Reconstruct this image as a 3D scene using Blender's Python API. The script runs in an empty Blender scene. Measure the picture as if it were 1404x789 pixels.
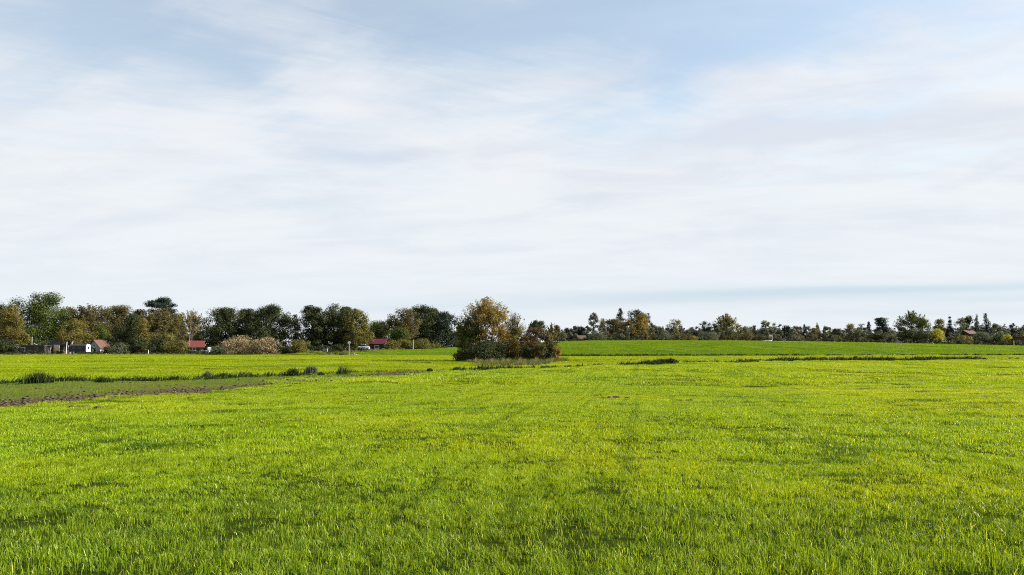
import bpy, math, random
import numpy as np
from mathutils import Matrix, Vector, Euler

scene = bpy.context.scene
COL = scene.collection
PI = math.pi
# ------------------------------------------------------------------ camera model (photo pixels, 1404 x 789)
F = 1100.0; UC = 702.0; VC = 394.5; EYE = 1.6
PITCH = math.atan(80.5 / F)
sP, cP = math.sin(PITCH), math.cos(PITCH)

def az(u, v=480.0):                     # x / y of the ray through a pixel
    r = (np.asarray(u, float) - UC) / F; up = (VC - np.asarray(v, float)) / F
    return r / (cP - up * sP)
def el(v):                              # z / y of the ray through a pixel row
    up = (VC - np.asarray(v, float)) / F
    return (sP + up * cP) / (cP - up * sP)

cam_d = bpy.data.cameras.new('camera'); cam = bpy.data.objects.new('camera', cam_d); COL.objects.link(cam)
cam_d.sensor_width = 36.0; cam_d.lens = 36.0 * F / 1404.0
cam_d.clip_start = 0.1; cam_d.clip_end = 20000
cam.location = (0, 0, EYE); cam.rotation_euler = (PI / 2 + PITCH, 0, 0)
scene.camera = cam

# ------------------------------------------------------------------ field lines, as pixel polylines turned into azimuth -> depth
def sm(a, b, x):
    t = np.clip((x - a) / (b - a), 0, 1); return t * t * (3 - 2 * t)
def line(pts):
    u = np.array([p[0] for p in pts], float); v = np.array([p[1] for p in pts], float)
    return az(u, v), EYE / -el(v)
L_BOUND = line([(-260, 574), (-120, 562), (0, 553), (80, 548), (160, 543), (240, 537.5), (300, 533), (360, 528), (420, 522), (480, 518), (550, 514), (620, 509.5), (700, 506)])
L_DITCH = line([(-260, 531), (0, 525), (60, 523.5), (110, 523), (200, 520.5), (300, 518), (360, 516), (420, 514), (480, 511.5), (560, 509), (620, 507.5), (700, 505.5), (770, 503.5), (850, 501), (900, 498.6), (925, 497), (1000, 497), (1060, 495), (1150, 494.4), (1250, 493.8), (1300, 493), (1345, 492), (1404, 491.6), (1650, 490.5)])
L_FOOT = line([(-260, 483.5), (330, 484), (380, 485.5), (430, 486.3), (520, 487), (640, 488), (770, 488), (900, 487.6), (1100, 487), (1250, 486.4), (1404, 487), (1650, 487)])
def Yb(t): return np.interp(t, *L_BOUND)
def Yd(t): return np.interp(t, *L_DITCH)
def Yf(t): return np.interp(t, *L_FOOT)
# crest of the far field: pixel row and depth by azimuth
_cu = np.array([-300, 380, 430, 470, 520, 560, 600, 640, 700, 763, 820, 900, 1000, 1100, 1180, 1250, 1330, 1404, 1650], float)
_cv = np.array([487.0, 486.4, 484, 483, 481, 479.2, 477.6, 476.2, 472.6, 469, 467.4, 467.2, 467.3, 468.6, 469.8, 471.2, 472.9, 474.6, 480], float)
_cy = np.array([147, 147, 150, 156, 165, 175, 185, 192, 200, 205, 208, 210, 210, 210, 210, 210, 210, 210, 210], float)
_ct = az(_cu, _cv)
def crestY(t): return np.interp(t, _ct, _cy)
def crestZ(t):
    return EYE + np.interp(t, _ct, el(_cv)) * np.interp(t, _ct, _cy)
_ph = np.random.RandomState(5).uniform(0, 6.28, 24); _dir = np.random.RandomState(6).uniform(0, 6.28, 24)
def und(x, y):
    z = 0
    for i, (wl, am) in enumerate([(31, .05), (17, .03), (9.3, .022), (5.1, .014), (3.1, .009), (1.7, .006)]):
        for j in range(2):
            a = _dir[i * 2 + j]; z = z + am * .6 * np.sin((x * math.cos(a) + y * math.sin(a)) * 6.283 / wl + _ph[i * 2 + j])
    return z
def gz(x, y):
    x = np.asarray(x, float); y = np.asarray(y, float)
    yy = np.maximum(y, 1.0); t = np.clip(x / yy, -.8, .8)
    fr = sm(1.0, 6.0, y)
    Yc = crestY(t); Zc = crestZ(t)
    a = np.clip((y - Yf(t)) / np.maximum(Yc - Yf(t), 5), 0, 1)
    h = Zc * (np.sin(a * PI / 2) ** 1.15)
    h = np.where(y > Yc, Zc * (1 - .9 * sm(Yc, Yc + 160, y) * sm(.9, 2.0, Zc)), h)
    r = np.hypot(x, y)
    h = h * (1 - .0 * r)
    d = (y - Yd(t)) / (1 + 0 * y); h = h - .07 * np.exp(-(d / 1.0) ** 2) * fr
    d = (y - Yf(t)); h = h - .10 * np.exp(-(d / 1.5) ** 2) * fr * sm(az(560), az(740), t)
    return h + und(x, y) * (1 - sm(100, 145, y) * .85) * sm(1.0, 3.0, r) - .02
def ground_point(u, v):                 # where the ray meets the ground
    t = float(az(u, v)); e = float(el(v)); y = 3.0
    while y < 600 and EYE + e * y > float(gz(t * y, y)): y += .1 + y * .002
    return t * y, y
def place(u, Y): t = float(az(u)); x = t * Y; return x, Y, float(gz(x, Y))
def height_for(u, v, Y): x, y, z = place(u, Y); return EYE + float(el(v)) * Y - z

# ------------------------------------------------------------------ node helpers
def mat(name):
    m = bpy.data.materials.new(name); m.use_nodes = True; nt = m.node_tree; nt.nodes.clear()
    out = nt.nodes.new('ShaderNodeOutputMaterial'); return m, nt, out
def N(nt, typ, **kw):
    n = nt.nodes.new(typ)
    for k, v in kw.items():
        if k.startswith('i_'): n.inputs[k[2:].replace('_', ' ')].default_value = v
        else: setattr(n, k, v)
    return n
def mixc(nt, fac, a, b, blend='MIX'):
    n = nt.nodes.new('ShaderNodeMix'); n.data_type = 'RGBA'; n.blend_type = blend
    for s, v in ((n.inputs[0], fac), (n.inputs[6], a), (n.inputs[7], b)):
        if isinstance(v, bpy.types.NodeSocket): nt.links.new(v, s)
        elif isinstance(v, tuple): s.default_value = v + (1,) if len(v) == 3 else v
        else: s.default_value = v
    return n.outputs[2]
def mathn(nt, op, *vals, clamp=False):
    n = nt.nodes.new('ShaderNodeMath'); n.operation = op; n.use_clamp = clamp
    for i, v in enumerate(vals):
        if isinstance(v, bpy.types.NodeSocket): nt.links.new(v, n.inputs[i])
        else: n.inputs[i].default_value = v
    return n.outputs[0]
def mrange(nt, v, a, b, c=0., d=1., smooth=True):
    n = nt.nodes.new('ShaderNodeMapRange'); n.interpolation_type = 'SMOOTHSTEP' if smooth else 'LINEAR'
    nt.links.new(v, n.inputs[0])
    for i, q in enumerate((a, b, c, d)): n.inputs[i + 1].default_value = q
    return n.outputs[0]
def mapped(nt, vec, scale, rotz=0., loc=(0, 0, 0)):
    n = nt.nodes.new('ShaderNodeMapping'); n.vector_type = 'POINT'
    r = nt.nodes.new('ShaderNodeMapping'); r.inputs['Rotation'].default_value = (0, 0, rotz)
    nt.links.new(vec, r.inputs[0]); nt.links.new(r.outputs[0], n.inputs[0])
    n.inputs['Scale'].default_value = scale; n.inputs['Location'].default_value = loc; return n.outputs[0]
def noise(nt, vec, scale, detail=3., rough=.55, dist=0.):
    n = nt.nodes.new('ShaderNodeTexNoise'); nt.links.new(vec, n.inputs['Vector'])
    n.inputs['Scale'].default_value = scale; n.inputs['Detail'].default_value = detail
    n.inputs['Roughness'].default_value = rough; n.inputs['Distortion'].default_value = dist
    return n.outputs['Fac']

def leaf_mat(name, c1, c2, trans=.35, c3=None, clump=.55, rough=.6, spec=.1, alt=.12):
    if name not in ('weed_leaves', 'dry_straw'): c1 = tuple(x * 1.25 for x in c1); c2 = tuple(x * 1.25 for x in c2); trans += .05
    m, nt, out = mat(name)
    at = N(nt, 'ShaderNodeAttribute', attribute_name='rnd')
    geo = N(nt, 'ShaderNodeNewGeometry')
    nz = noise(nt, geo.outputs['Position'], clump, 2.)
    f = mathn(nt, 'ADD', mathn(nt, 'MULTIPLY', at.outputs['Fac'], .55), mathn(nt, 'MULTIPLY', mrange(nt, nz, .35, .65), .45))
    c = mixc(nt, f, c1, c2)
    if c3: c = mixc(nt, mrange(nt, at.outputs['Fac'], 1 - alt, 1 - alt + .02), c, c3)
    b = N(nt, 'ShaderNodeBsdfPrincipled'); b.inputs['Roughness'].default_value = rough
    b.inputs['Specular IOR Level'].default_value = spec
    nt.links.new(c, b.inputs['Base Color'])
    t = N(nt, 'ShaderNodeBsdfTranslucent'); nt.links.new(mixc(nt, 1., c, (1.15, 1.1, .6), 'MULTIPLY'), t.inputs['Color'])
    mx = N(nt, 'ShaderNodeMixShader'); mx.inputs[0].default_value = trans
    nt.links.new(b.outputs[0], mx.inputs[1]); nt.links.new(t.outputs[0], mx.inputs[2]); nt.links.new(mx.outputs[0], out.inputs[0])
    return m
def solid_mat(name, c, c2=None, rough=.7, scale=3., metal=0., spec=.3, stretch=(1, 1, 1), bump=.0):
    m, nt, out = mat(name)
    tc = N(nt, 'ShaderNodeTexCoord')
    v = mapped(nt, tc.outputs['Object'], stretch)
    nz = noise(nt, v, scale, 5., .6)
    c2 = c2 or tuple(x * .6 for x in c)
    b = N(nt, 'ShaderNodeBsdfPrincipled'); b.inputs['Roughness'].default_value = rough; b.inputs['Metallic'].default_value = metal
    b.inputs['Specular IOR Level'].default_value = spec
    nt.links.new(mixc(nt, mrange(nt, nz, .35, .7), c, c2), b.inputs['Base Color'])
    if bump:
        bp = N(nt, 'ShaderNodeBump'); bp.inputs['Strength'].default_value = bump; bp.inputs['Distance'].default_value = .03
        nt.links.new(nz, bp.inputs['Height']); nt.links.new(bp.outputs[0], b.inputs['Normal'])
    nt.links.new(b.outputs[0], out.inputs[0]); return m

# ------------------------------------------------------------------ mesh helpers
def tag(o, label=None, cat=None, group=None, kind=None):
    if label: o['label'] = label
    if cat: o['category'] = cat
    if group: o['group'] = group
    if kind: o['kind'] = kind
    return o
def np_mesh(name, verts, faces, loops_per=None, rnd=None, smooth=False):
    """verts (n,3); faces: (m,k) array"""
    me = bpy.data.meshes.new(name)
    verts = np.asarray(verts, np.float32); faces = np.asarray(faces, np.int32)
    m, k = faces.shape
    me.vertices.add(len(verts)); me.vertices.foreach_set('co', verts.ravel())
    me.loops.add(m * k); me.loops.foreach_set('vertex_index', faces.ravel())
    me.polygons.add(m); me.polygons.foreach_set('loop_start', np.arange(0, m * k, k, dtype=np.int32))
    try: me.polygons.foreach_set('loop_total', np.full(m, k, np.int32))
    except Exception: pass
    if rnd is not None:
        a = me.attributes.new('rnd', 'FLOAT', 'FACE'); a.data.foreach_set('value', np.asarray(rnd, np.float32))
    if smooth: me.polygons.foreach_set('use_smooth', np.ones(m, bool))
    me.update(calc_edges=True); me.validate(); return me
def link(name, me, material=None, parent=None, loc=None):
    o = bpy.data.objects.new(name, me); COL.objects.link(o)
    if material is not None and not len(me.materials): me.materials.append(material)
    if parent is not None: o.parent = parent
    if loc is not None: o.location = loc
    return o
def empty(name, loc, rz=0.):
    o = bpy.data.objects.new(name, None); COL.objects.link(o); o.location = loc; o.rotation_euler = (0, 0, rz)
    o.empty_display_size = .5; return o

class MB:                                # collects boxes, tubes, prisms for one mesh
    def __init__(s): s.v = []; s.f = []
    def add(s, vs, fs):
        b = len(s.v); s.v += [tuple(p) for p in vs]; s.f += [tuple(i + b for i in f) for f in fs]
    def box(s, x0, x1, y0, y1, z0, z1):
        s.add([(x0, y0, z0), (x1, y0, z0), (x1, y1, z0), (x0, y1, z0), (x0, y0, z1), (x1, y0, z1), (x1, y1, z1), (x0, y1, z1)],
              [(0, 3, 2, 1), (4, 5, 6, 7), (0, 1, 5, 4), (1, 2, 6, 5), (2, 3, 7, 6), (3, 0, 4, 7)])
    def prism(s, prof, x0, x1, axis='x'):   # profile in (y,z), swept along x (or (x,z) along y)
        n = len(prof)
        if axis == 'x': vs = [(x0, a, b) for a, b in prof] + [(x1, a, b) for a, b in prof]
        elif axis == 'y': vs = [(a, x0, b) for a, b in prof] + [(a, x1, b) for a, b in prof]
        else: vs = [(a, b, x0) for a, b in prof] + [(a, b, x1) for a, b in prof]
        s.add(vs, [tuple(range(n))[::-1], tuple(range(n, 2 * n))] + [(i, (i + 1) % n, (i + 1) % n + n, i + n) for i in range(n)])
    def tube(s, pts, rad, sides=6):
        pts = [Vector(p) for p in pts]; n = len(pts); base = len(s.v)
        for i, p in enumerate(pts):
            d = (pts[min(i + 1, n - 1)] - pts[max(i - 1, 0)]).normalized()
            a = d.cross(Vector((0.13, 1, .07))).normalized(); b = d.cross(a)
            for k in range(sides):
                q = p + (a * math.cos(6.2832 * k / sides) + b * math.sin(6.2832 * k / sides)) * rad[i]; s.v.append(tuple(q))
        for i in range(n - 1):
            for k in range(sides):
                s.f.append((base + i * sides + k, base + i * sides + (k + 1) % sides, base + (i + 1) * sides + (k + 1) % sides, base + (i + 1) * sides + k))
        s.f.append(tuple(base + k for k in range(sides))[::-1]); s.f.append(tuple(base + (n - 1) * sides + k for k in range(sides)))
    def build(s, name, material, parent=None, smooth=False, bevel=0):
        me = bpy.data.meshes.new(name); me.from_pydata(s.v, [], s.f); me.update()
        if smooth: me.polygons.foreach_set('use_smooth', np.ones(len(me.polygons), bool))
        import bmesh
        bm = bmesh.new(); bm.from_mesh(me); bmesh.ops.recalc_face_normals(bm, faces=bm.faces)
        if bevel: bmesh.ops.bevel(bm, geom=list(bm.edges), offset=bevel, segments=1, affect='EDGES')
        bm.to_mesh(me); bm.free()
        return link(name, me, material, parent)

# ------------------------------------------------------------------ grass blades
def blades_mesh(name, rng, px, py, h, w, seg, lean=.45, droop=.5, z0=None, wind=(.25, .05)):
    """px,py base points; one narrow bent strip per point"""
    n = len(px)
    ang = rng.uniform(0, 2 * PI, n); ln = np.abs(rng.normal(0, lean, n)) + .05
    h = h * rng.uniform(.55, 1.2, n); w = w * rng.uniform(.6, 1.3, n)
    dx = np.cos(ang) * ln + wind[0]; dy = np.sin(ang) * ln + wind[1]
    fa = rng.uniform(0, 2 * PI, n)                  # facing of the blade's width
    sx, sy = np.cos(fa), np.sin(fa)
    z0 = np.zeros(n) if z0 is None else z0
    V = []; lev = np.linspace(0, 1, seg + 1)
    for k, t in enumerate(lev):
        bend = t ** 1.8
        cx = px + dx * h * bend; cy = py + dy * h * bend; cz = z0 + h * (t - droop * ln * .6 * t ** 3) - (.02 if k == 0 else 0)
        if k < seg:
            ww = w * .5 * (1 - .35 * t)
            V.append(np.stack([cx - sx * ww, cy - sy * ww, cz], 1)); V.append(np.stack([cx + sx * ww, cy + sy * ww, cz], 1))
        else: V.append(np.stack([cx, cy, cz], 1))
    nv = 2 * seg + 1
    verts = np.stack(V, 1).reshape(-1, 3)
    base = (np.arange(n) * nv)[:, None]
    tris = []
    for k in range(seg):
        a = 2 * k
        if k < seg - 1: tris += [(a, a + 1, a + 3), (a, a + 3, a + 2)]
        else: tris += [(a, a + 1, a + 2)]
    tris = np.array(tris)
    faces = (base[:, :, None] + tris[None]).reshape(-1, 3)
    rnd = np.repeat(rng.uniform(0, 1, n), len(tris))
    return np_mesh(name, verts, faces, rnd=rnd, smooth=False)

def grass_material(name, ca, cb, cy, dark, straw, streak_rot=0., streak=(1.6, .05), streak_amt=.35, patch_amt=.55, trans=.38):
    m, nt, out = mat(name)
    at = N(nt, 'ShaderNodeAttribute', attribute_name='rnd'); geo = N(nt, 'ShaderNodeNewGeometry'); P = geo.outputs['Position']
    c = mixc(nt, at.outputs['Fac'], ca, cb)
    n1 = noise(nt, P, .11, 4., .6, .3); c = mixc(nt, mathn(nt, 'MULTIPLY', mrange(nt, n1, .42, .68), patch_amt), c, cy)
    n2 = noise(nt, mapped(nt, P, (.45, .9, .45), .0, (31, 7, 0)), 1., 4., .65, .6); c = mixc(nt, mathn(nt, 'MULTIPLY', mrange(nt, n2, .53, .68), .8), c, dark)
    n3 = noise(nt, mapped(nt, P, (streak[0], streak[1], 1), streak_rot), 1., 3., .6, .1); c = mixc(nt, mathn(nt, 'MULTIPLY', mrange(nt, n3, .52, .68), streak_amt), c, dark)
    if streak_rot == ROW and name == 'field_grass':      # shade of a slight hollow put into the colour: irregular darker green band
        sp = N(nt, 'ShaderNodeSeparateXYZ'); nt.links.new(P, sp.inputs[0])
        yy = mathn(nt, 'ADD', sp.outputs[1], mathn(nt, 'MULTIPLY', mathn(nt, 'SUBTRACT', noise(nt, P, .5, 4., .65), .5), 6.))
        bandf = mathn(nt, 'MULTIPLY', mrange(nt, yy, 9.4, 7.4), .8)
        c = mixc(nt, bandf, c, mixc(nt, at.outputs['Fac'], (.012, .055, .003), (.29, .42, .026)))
    c = mixc(nt, mrange(nt, at.outputs['Fac'], .965, .97), c, straw)
    b = N(nt, 'ShaderNodeBsdfPrincipled'); b.inputs['Roughness'].default_value = .4; b.inputs['Specular IOR Level'].default_value = .14
    nt.links.new(c, b.inputs['Base Color'])
    t = N(nt, 'ShaderNodeBsdfTranslucent'); nt.links.new(mixc(nt, 1., c, (1.5, 1.25, .35), 'MULTIPLY'), t.inputs['Color'])
    mx = N(nt, 'ShaderNodeMixShader'); mx.inputs[0].default_value = trans
    nt.links.new(b.outputs[0], mx.inputs[1]); nt.links.new(t.outputs[0], mx.inputs[2]); nt.links.new(mx.outputs[0], out.inputs[0]); return m

ROW = math.radians(10)
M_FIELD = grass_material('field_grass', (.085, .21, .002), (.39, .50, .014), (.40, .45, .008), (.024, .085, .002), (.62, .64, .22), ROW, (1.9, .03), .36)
M_BACK = grass_material('back_field_grass', (.18, .28, .002), (.31, .39, .004), (.37, .41, .006), (.08, .16, .004), (.36, .42, .04), .02, (.02, .5), .75)
M_HILL = grass_material('hill_grass', (.10, .19, .003), (.18, .27, .004), (.20, .28, .004), (.055, .13, .004), (.22, .32, .02), -.5, (.32, .014), .75, .9, .35)
M_STRIP = grass_material('strip_grass', (.08, .18, .004), (.16, .25, .008), (.22, .22, .03), (.05, .11, .006), (.32, .32, .10), 1.0, (.6, .06), .4)

def scatter_object(name, pts, idx, protos, label, cat):
    """protos: list of meshes; pts: list of (matrix-euler, loc, scale)"""
    locs = np.array([p[0] for p in pts], np.float32)
    me = bpy.data.meshes.new(name); me.vertices.add(len(locs)); me.vertices.foreach_set('co', locs.ravel())
    a = me.attributes.new('rot', 'FLOAT_VECTOR', 'POINT'); a.data.foreach_set('vector', np.array([p[1] for p in pts], np.float32).ravel())
    a = me.attributes.new('scl', 'FLOAT_VECTOR', 'POINT'); a.data.foreach_set('vector', np.array([p[2] for p in pts], np.float32).ravel())
    a = me.attributes.new('idx', 'INT', 'POINT'); a.data.foreach_set('value', np.array(idx, np.int32))
    me.update()
    o = link(name, me)
    pc = bpy.data.collections.new(name + '_tufts')
    for i, pm in enumerate(protos):
        po = bpy.data.objects.new('tuft_%02d' % i, pm); pc.objects.link(po)
    ng = bpy.data.node_groups.new(name + '_scatter', 'GeometryNodeTree')
    ng.interface.new_socket('Geometry', in_out='INPUT', socket_type='NodeSocketGeometry')
    ng.interface.new_socket('Geometry', in_out='OUTPUT', socket_type='NodeSocketGeometry')
    gi = ng.nodes.new('NodeGroupInput'); go = ng.nodes.new('NodeGroupOutput')
    iop = ng.nodes.new('GeometryNodeInstanceOnPoints'); iop.inputs['Pick Instance'].default_value = True
    ci = ng.nodes.new('GeometryNodeCollectionInfo'); ci.inputs['Collection'].default_value = pc
    ci.inputs['Separate Children'].default_value = True; ci.inputs['Reset Children'].default_value = True
    def attr(nm, typ):
        n = ng.nodes.new('GeometryNodeInputNamedAttribute'); n.data_type = typ; n.inputs['Name'].default_value = nm
        return [s for s in n.outputs if s.enabled and s.name == 'Attribute'][0]
    L = ng.links.new
    L(gi.outputs[0], iop.inputs['Points']); L(ci.outputs[0], iop.inputs['Instance'])
    L(attr('idx', 'INT'), iop.inputs['Instance Index']); L(attr('scl', 'FLOAT_VECTOR'), iop.inputs['Scale'])
    e2r = ng.nodes.new('FunctionNodeEulerToRotation'); L(attr('rot', 'FLOAT_VECTOR'), e2r.inputs[0]); L(e2r.outputs[0], iop.inputs['Rotation'])
    L(iop.outputs[0], go.inputs[0])
    md = o.modifiers.new('scatter', 'NODES'); md.node_group = ng
    tag(o, label, cat, kind='stuff'); return o

rng = np.random.RandomState(11)
def patch(size, n, h, w, seg, m, seed, **kw):
    r = np.random.RandomState(seed)
    px = r.uniform(-.7, .7, n) * size; py = r.uniform(-.7, .7, n) * size
    # clumpiness: pull part of the blades toward tiller centres
    c = r.uniform(-.7, .7, (max(4, n // 9), 2)) * size; k = r.randint(0, len(c), n); g = r.uniform(0, 1, n) < .78
    s = .022 if size < .8 else (.03 if size < 2 else .12)
    px = np.where(g, c[k, 0] + r.normal(0, s, n), px); py = np.where(g, c[k, 1] + r.normal(0, s, n), py)
    me = blades_mesh('tuft', r, px, py, h, w, seg, **kw); me.materials.append(m); return me
def zone(x, y):
    t = np.clip(x / y, -.8, .8)
    b, d, f, cst = Yb(t), Yd(t), Yf(t), crestY(t)
    has_strip = t < az(640)
    z = np.full(x.shape, 0)                              # 0 field
    z = np.where(has_strip & (y > b), 1, z)              # 1 strip
    z = np.where(y > d, 2, z)                            # 2 back field
    z = np.where((y > f) & (t > az(372)), 3, z)          # 3 hill
    z = np.where(y > cst + 14, -1, z)
    return z, b, d, f
def dirt_amount(x, y):
    t = np.clip(x / y, -.8, .8); b = Yb(t)
    wid = np.interp(t, az(np.array([-100, 0, 160, 300, 480, 560, 640])), [.9, 1.2, 1.8, 2.0, 2.7, 2.6, 1.])
    wob = 1 + .35 * np.sin(x * 1.1 + y * .7) + .25 * np.sin(x * 2.7 - y * 1.3)
    d = (y - b) / wid / wob
    return np.where(t < az(650), np.exp(-(np.where(d < 0, d * 1.9, d * 1.0)) ** 2), 0)
def ring(y0, y1, cell, want, tmax=.72, size_jit=.15, seed=0, keep=None, hs=None):
    r = np.random.RandomState(100 + seed); pts = []
    nx = int(y1 * tmax / cell) + 1
    gx, gy = np.meshgrid(np.arange(-nx, nx + 1), np.arange(int(y0 / cell), int(y1 / cell) + 1))
    x = (gx.ravel() + r.uniform(-.22, .22, gx.size)) * cell; y = (gy.ravel() + r.uniform(-.22, .22, gx.size)) * cell
    ok = (y > y0) & (y <= y1) & (np.abs(x) < y * tmax + 2.5)
    x, y = x[ok], y[ok]; zn, b, d, f = zone(x, y)
    ok = np.isin(zn, want)
    if keep is not None: ok &= keep(x, y, r)
    x, y = x[ok], y[ok]; z = gz(x, y); e = cell * .4
    nxs = -(gz(x + e, y) - gz(x - e, y)) / (2 * e); nys = -(gz(x, y + e) - gz(x, y - e)) / (2 * e)
    hh = hs(x, y) if hs is not None else np.ones(len(x))
    for i in range(len(x)):
        q = Vector((0, 0, 1)).rotation_difference(Vector((nxs[i], nys[i], 1)).normalized())
        # small turns only keep the tufts leaning one way; half turns and mirror give variety
        R = (q @ Euler((0, 0, r.choice([0, PI / 2, PI, -PI / 2]) + r.uniform(-.6, .6))).to_quaternion()).to_euler()
        s = r.uniform(1 - size_jit, 1 + size_jit)
        pts.append(((x[i], y[i], z[i]), tuple(R), (s, s, s * r.uniform(.8, 1.15) * hh[i])))
    return pts
def gather(rings):
    pts = []; idx = []; protos = []; r = np.random.RandomState(3)
    for rp, ps in rings:
        b = len(protos); protos += ps; pts += rp; idx += list(b + r.randint(0, len(ps), len(rp)))
    return pts, idx, protos
def dense(x, y, r): return r.uniform(0, 1, len(x)) > dirt_amount(x, y) * 1.25
def lushness(x, y):       # the thicker, taller growth near the camera and in long low patches
    v = .5 + .5 * np.sin(x * .55 + 1.3 * np.sin(y * .35) + .5) * np.sin(y * .9 + .8 * np.sin(x * .31))
    return .82 + .36 * v + .35 * (1 - sm(6.0, 9.0, y))

def pockets(x, y, r):     # small hollows where the crop is thin
    q = np.sin(x * 2.1 + 1.7 * np.sin(y * 1.3)) + np.sin(y * 2.9 + 1.4 * np.sin(x * .9 + 1)) + r.normal(0, .55, len(x))
    return q < 1.0 + .6 * sm(8.5, 10.5, y) + .2 * (1 - sm(5., 6.3, y))
# foreground field
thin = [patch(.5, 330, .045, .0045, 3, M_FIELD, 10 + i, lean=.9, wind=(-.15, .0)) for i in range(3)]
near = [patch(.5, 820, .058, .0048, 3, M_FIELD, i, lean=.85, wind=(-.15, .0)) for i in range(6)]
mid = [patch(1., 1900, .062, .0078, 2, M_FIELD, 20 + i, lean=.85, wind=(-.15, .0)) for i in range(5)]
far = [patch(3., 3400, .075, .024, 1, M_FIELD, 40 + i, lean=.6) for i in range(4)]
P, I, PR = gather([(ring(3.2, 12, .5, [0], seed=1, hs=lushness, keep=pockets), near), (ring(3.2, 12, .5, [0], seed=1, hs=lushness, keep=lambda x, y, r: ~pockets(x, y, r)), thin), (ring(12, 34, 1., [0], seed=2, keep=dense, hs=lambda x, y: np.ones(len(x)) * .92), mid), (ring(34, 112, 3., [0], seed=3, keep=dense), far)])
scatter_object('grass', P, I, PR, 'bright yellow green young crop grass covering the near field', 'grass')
# strip between soil and ditch
sh = [patch(1., 500, .05, .010, 1, M_STRIP, 60 + i, lean=.9) for i in range(4)]
P, I, PR = gather([(ring(15, 62, 1., [1], seed=5, keep=lambda x, y, r: r.uniform(0, 1, len(x)) > dirt_amount(x, y) * .95), sh)])
scatter_object('short_grass', P, I, PR, 'dull sparse grass between the bare soil band and the weedy ditch', 'grass')
# back field, beyond the ditch
bf = [patch(3., 3000, .09, .025, 1, M_BACK, 80 + i, lean=.7) for i in range(4)]
bg = [patch(6., 5200, .09, .05, 1, M_BACK, 90 + i, lean=.8) for i in range(3)]
P, I, PR = gather([(ring(20, 80, 3., [2], seed=7), bf), (ring(80, 165, 6., [2], seed=8), bg)])
scatter_object('back_field_grass', P, I, PR, 'yellow green crop beyond the weedy ditch reaching the garden plots', 'grass')
hg = [patch(6., 5200, .08, .05, 1, M_HILL, 110 + i, lean=.8) for i in range(3)]
P, I, PR = gather([(ring(118, 226, 6., [3], seed=9), hg)])
scatter_object('hill_grass', P, I, PR, 'deeper green crop on the gentle rise below the far trees', 'grass')

# ------------------------------------------------------------------ ground
def build_ground():
    rr = np.concatenate([[.4, 1., 1.6], np.arange(2.2, 18, .3), np.arange(18, 64, .28), np.arange(64, 112, .42), np.arange(112, 225, 1.1), np.geomspace(227, 6000, 60)])
    fa = np.radians(np.linspace(-42, 42, 560)); ba = np.radians(np.linspace(42, 318, 94)[1:-1]); A = np.concatenate([fa, ba])
    na, nr = len(A), len(rr)
    X = rr[:, None] * np.sin(A)[None]; Y = rr[:, None] * np.cos(A)[None]
    Z = gz(X, Y)
    v = np.stack([X, Y, Z], 2).reshape(-1, 3)
    v = np.vstack([v, [[0, 0, float(gz(0, 0))]]])
    i, j = np.meshgrid(np.arange(nr - 1), np.arange(na), indexing='ij'); j2 = (j + 1) % na
    f = np.stack([i * na + j, i * na + j2, (i + 1) * na + j2, (i + 1) * na + j], 2).reshape(-1, 4)[:, ::-1]
    me = np_mesh('ground', v, f, smooth=True)
    x, y = v[:, 0], v[:, 1]; yy = np.maximum(y, .5)
    zn, b, d, ft = zone(x, yy)
    t = np.clip(x / yy, -.8, .8)
    dirt = dirt_amount(x, yy) * (y > 3)
    strip = (zn == 1) * 1.; hill = (zn == 3) * 1.
    edge = sm(0, 1, (yy - crestY(t)) / 3) * (y > 10)
    ca = me.attributes.new('zone', 'FLOAT_COLOR', 'POINT')
    ca.data.foreach_set('color', np.stack([dirt, strip, hill, edge], 1).astype(np.float32).ravel())
    m, nt, out = mat('ground_soil')
    at = N(nt, 'ShaderNodeAttribute', attribute_name='zone'); sep = N(nt, 'ShaderNodeSeparateColor'); nt.links.new(at.outputs['Color'], sep.inputs[0])
    geo = N(nt, 'ShaderNodeNewGeometry'); Pn = geo.outputs['Position']
    nf = noise(nt, Pn, 6., 6., .7); nc = noise(nt, Pn, .35, 4., .6)
    c = mixc(nt, mrange(nt, nf, .3, .7), (.018, .03, .004), (.04, .055, .008))
    c = mixc(nt, sep.outputs[1], c, mixc(nt, mrange(nt, nf, .35, .65), (.06, .09, .015), (.11, .10, .035)))
    c = mixc(nt, sep.outputs[2], c, mixc(nt, nf, (.04, .10, .005), (.07, .13, .008)))
    c = mixc(nt, mathn(nt, 'MULTIPLY', at.outputs['Alpha'], 1.), c, mixc(nt, nc, (.07, .085, .03), (.13, .11, .05)))
    dn = mathn(nt, 'ADD', sep.outputs[0], mathn(nt, 'MULTIPLY', mathn(nt, 'SUBTRACT', noise(nt, Pn, 1.7, 5., .7), .5), 1.1))
    soil = mixc(nt, mrange(nt, noise(nt, Pn, 5., 6., .8), .35, .65), (.03, .025, .013), (.13, .10, .052))
    c = mixc(nt, mrange(nt, dn, .32, .62), c, soil)
    bs = N(nt, 'ShaderNodeBsdfPrincipled'); bs.inputs['Roughness'].default_value = .95; bs.inputs['Specular IOR Level'].default_value = 0.
    nt.links.new(c, bs.inputs['Base Color'])
    bp = N(nt, 'ShaderNodeBump'); bp.inputs['Strength'].default_value = .8; bp.inputs['Distance'].default_value = .06
    nt.links.new(nf, bp.inputs['Height']); nt.links.new(bp.outputs[0], bs.inputs['Normal'])
    nt.links.new(bs.outputs[0], out.inputs[0])
    o = link('ground', me, m); tag(o, 'gently rolling farmland ground under the crop fields', kind='structure')
build_ground()

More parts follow.
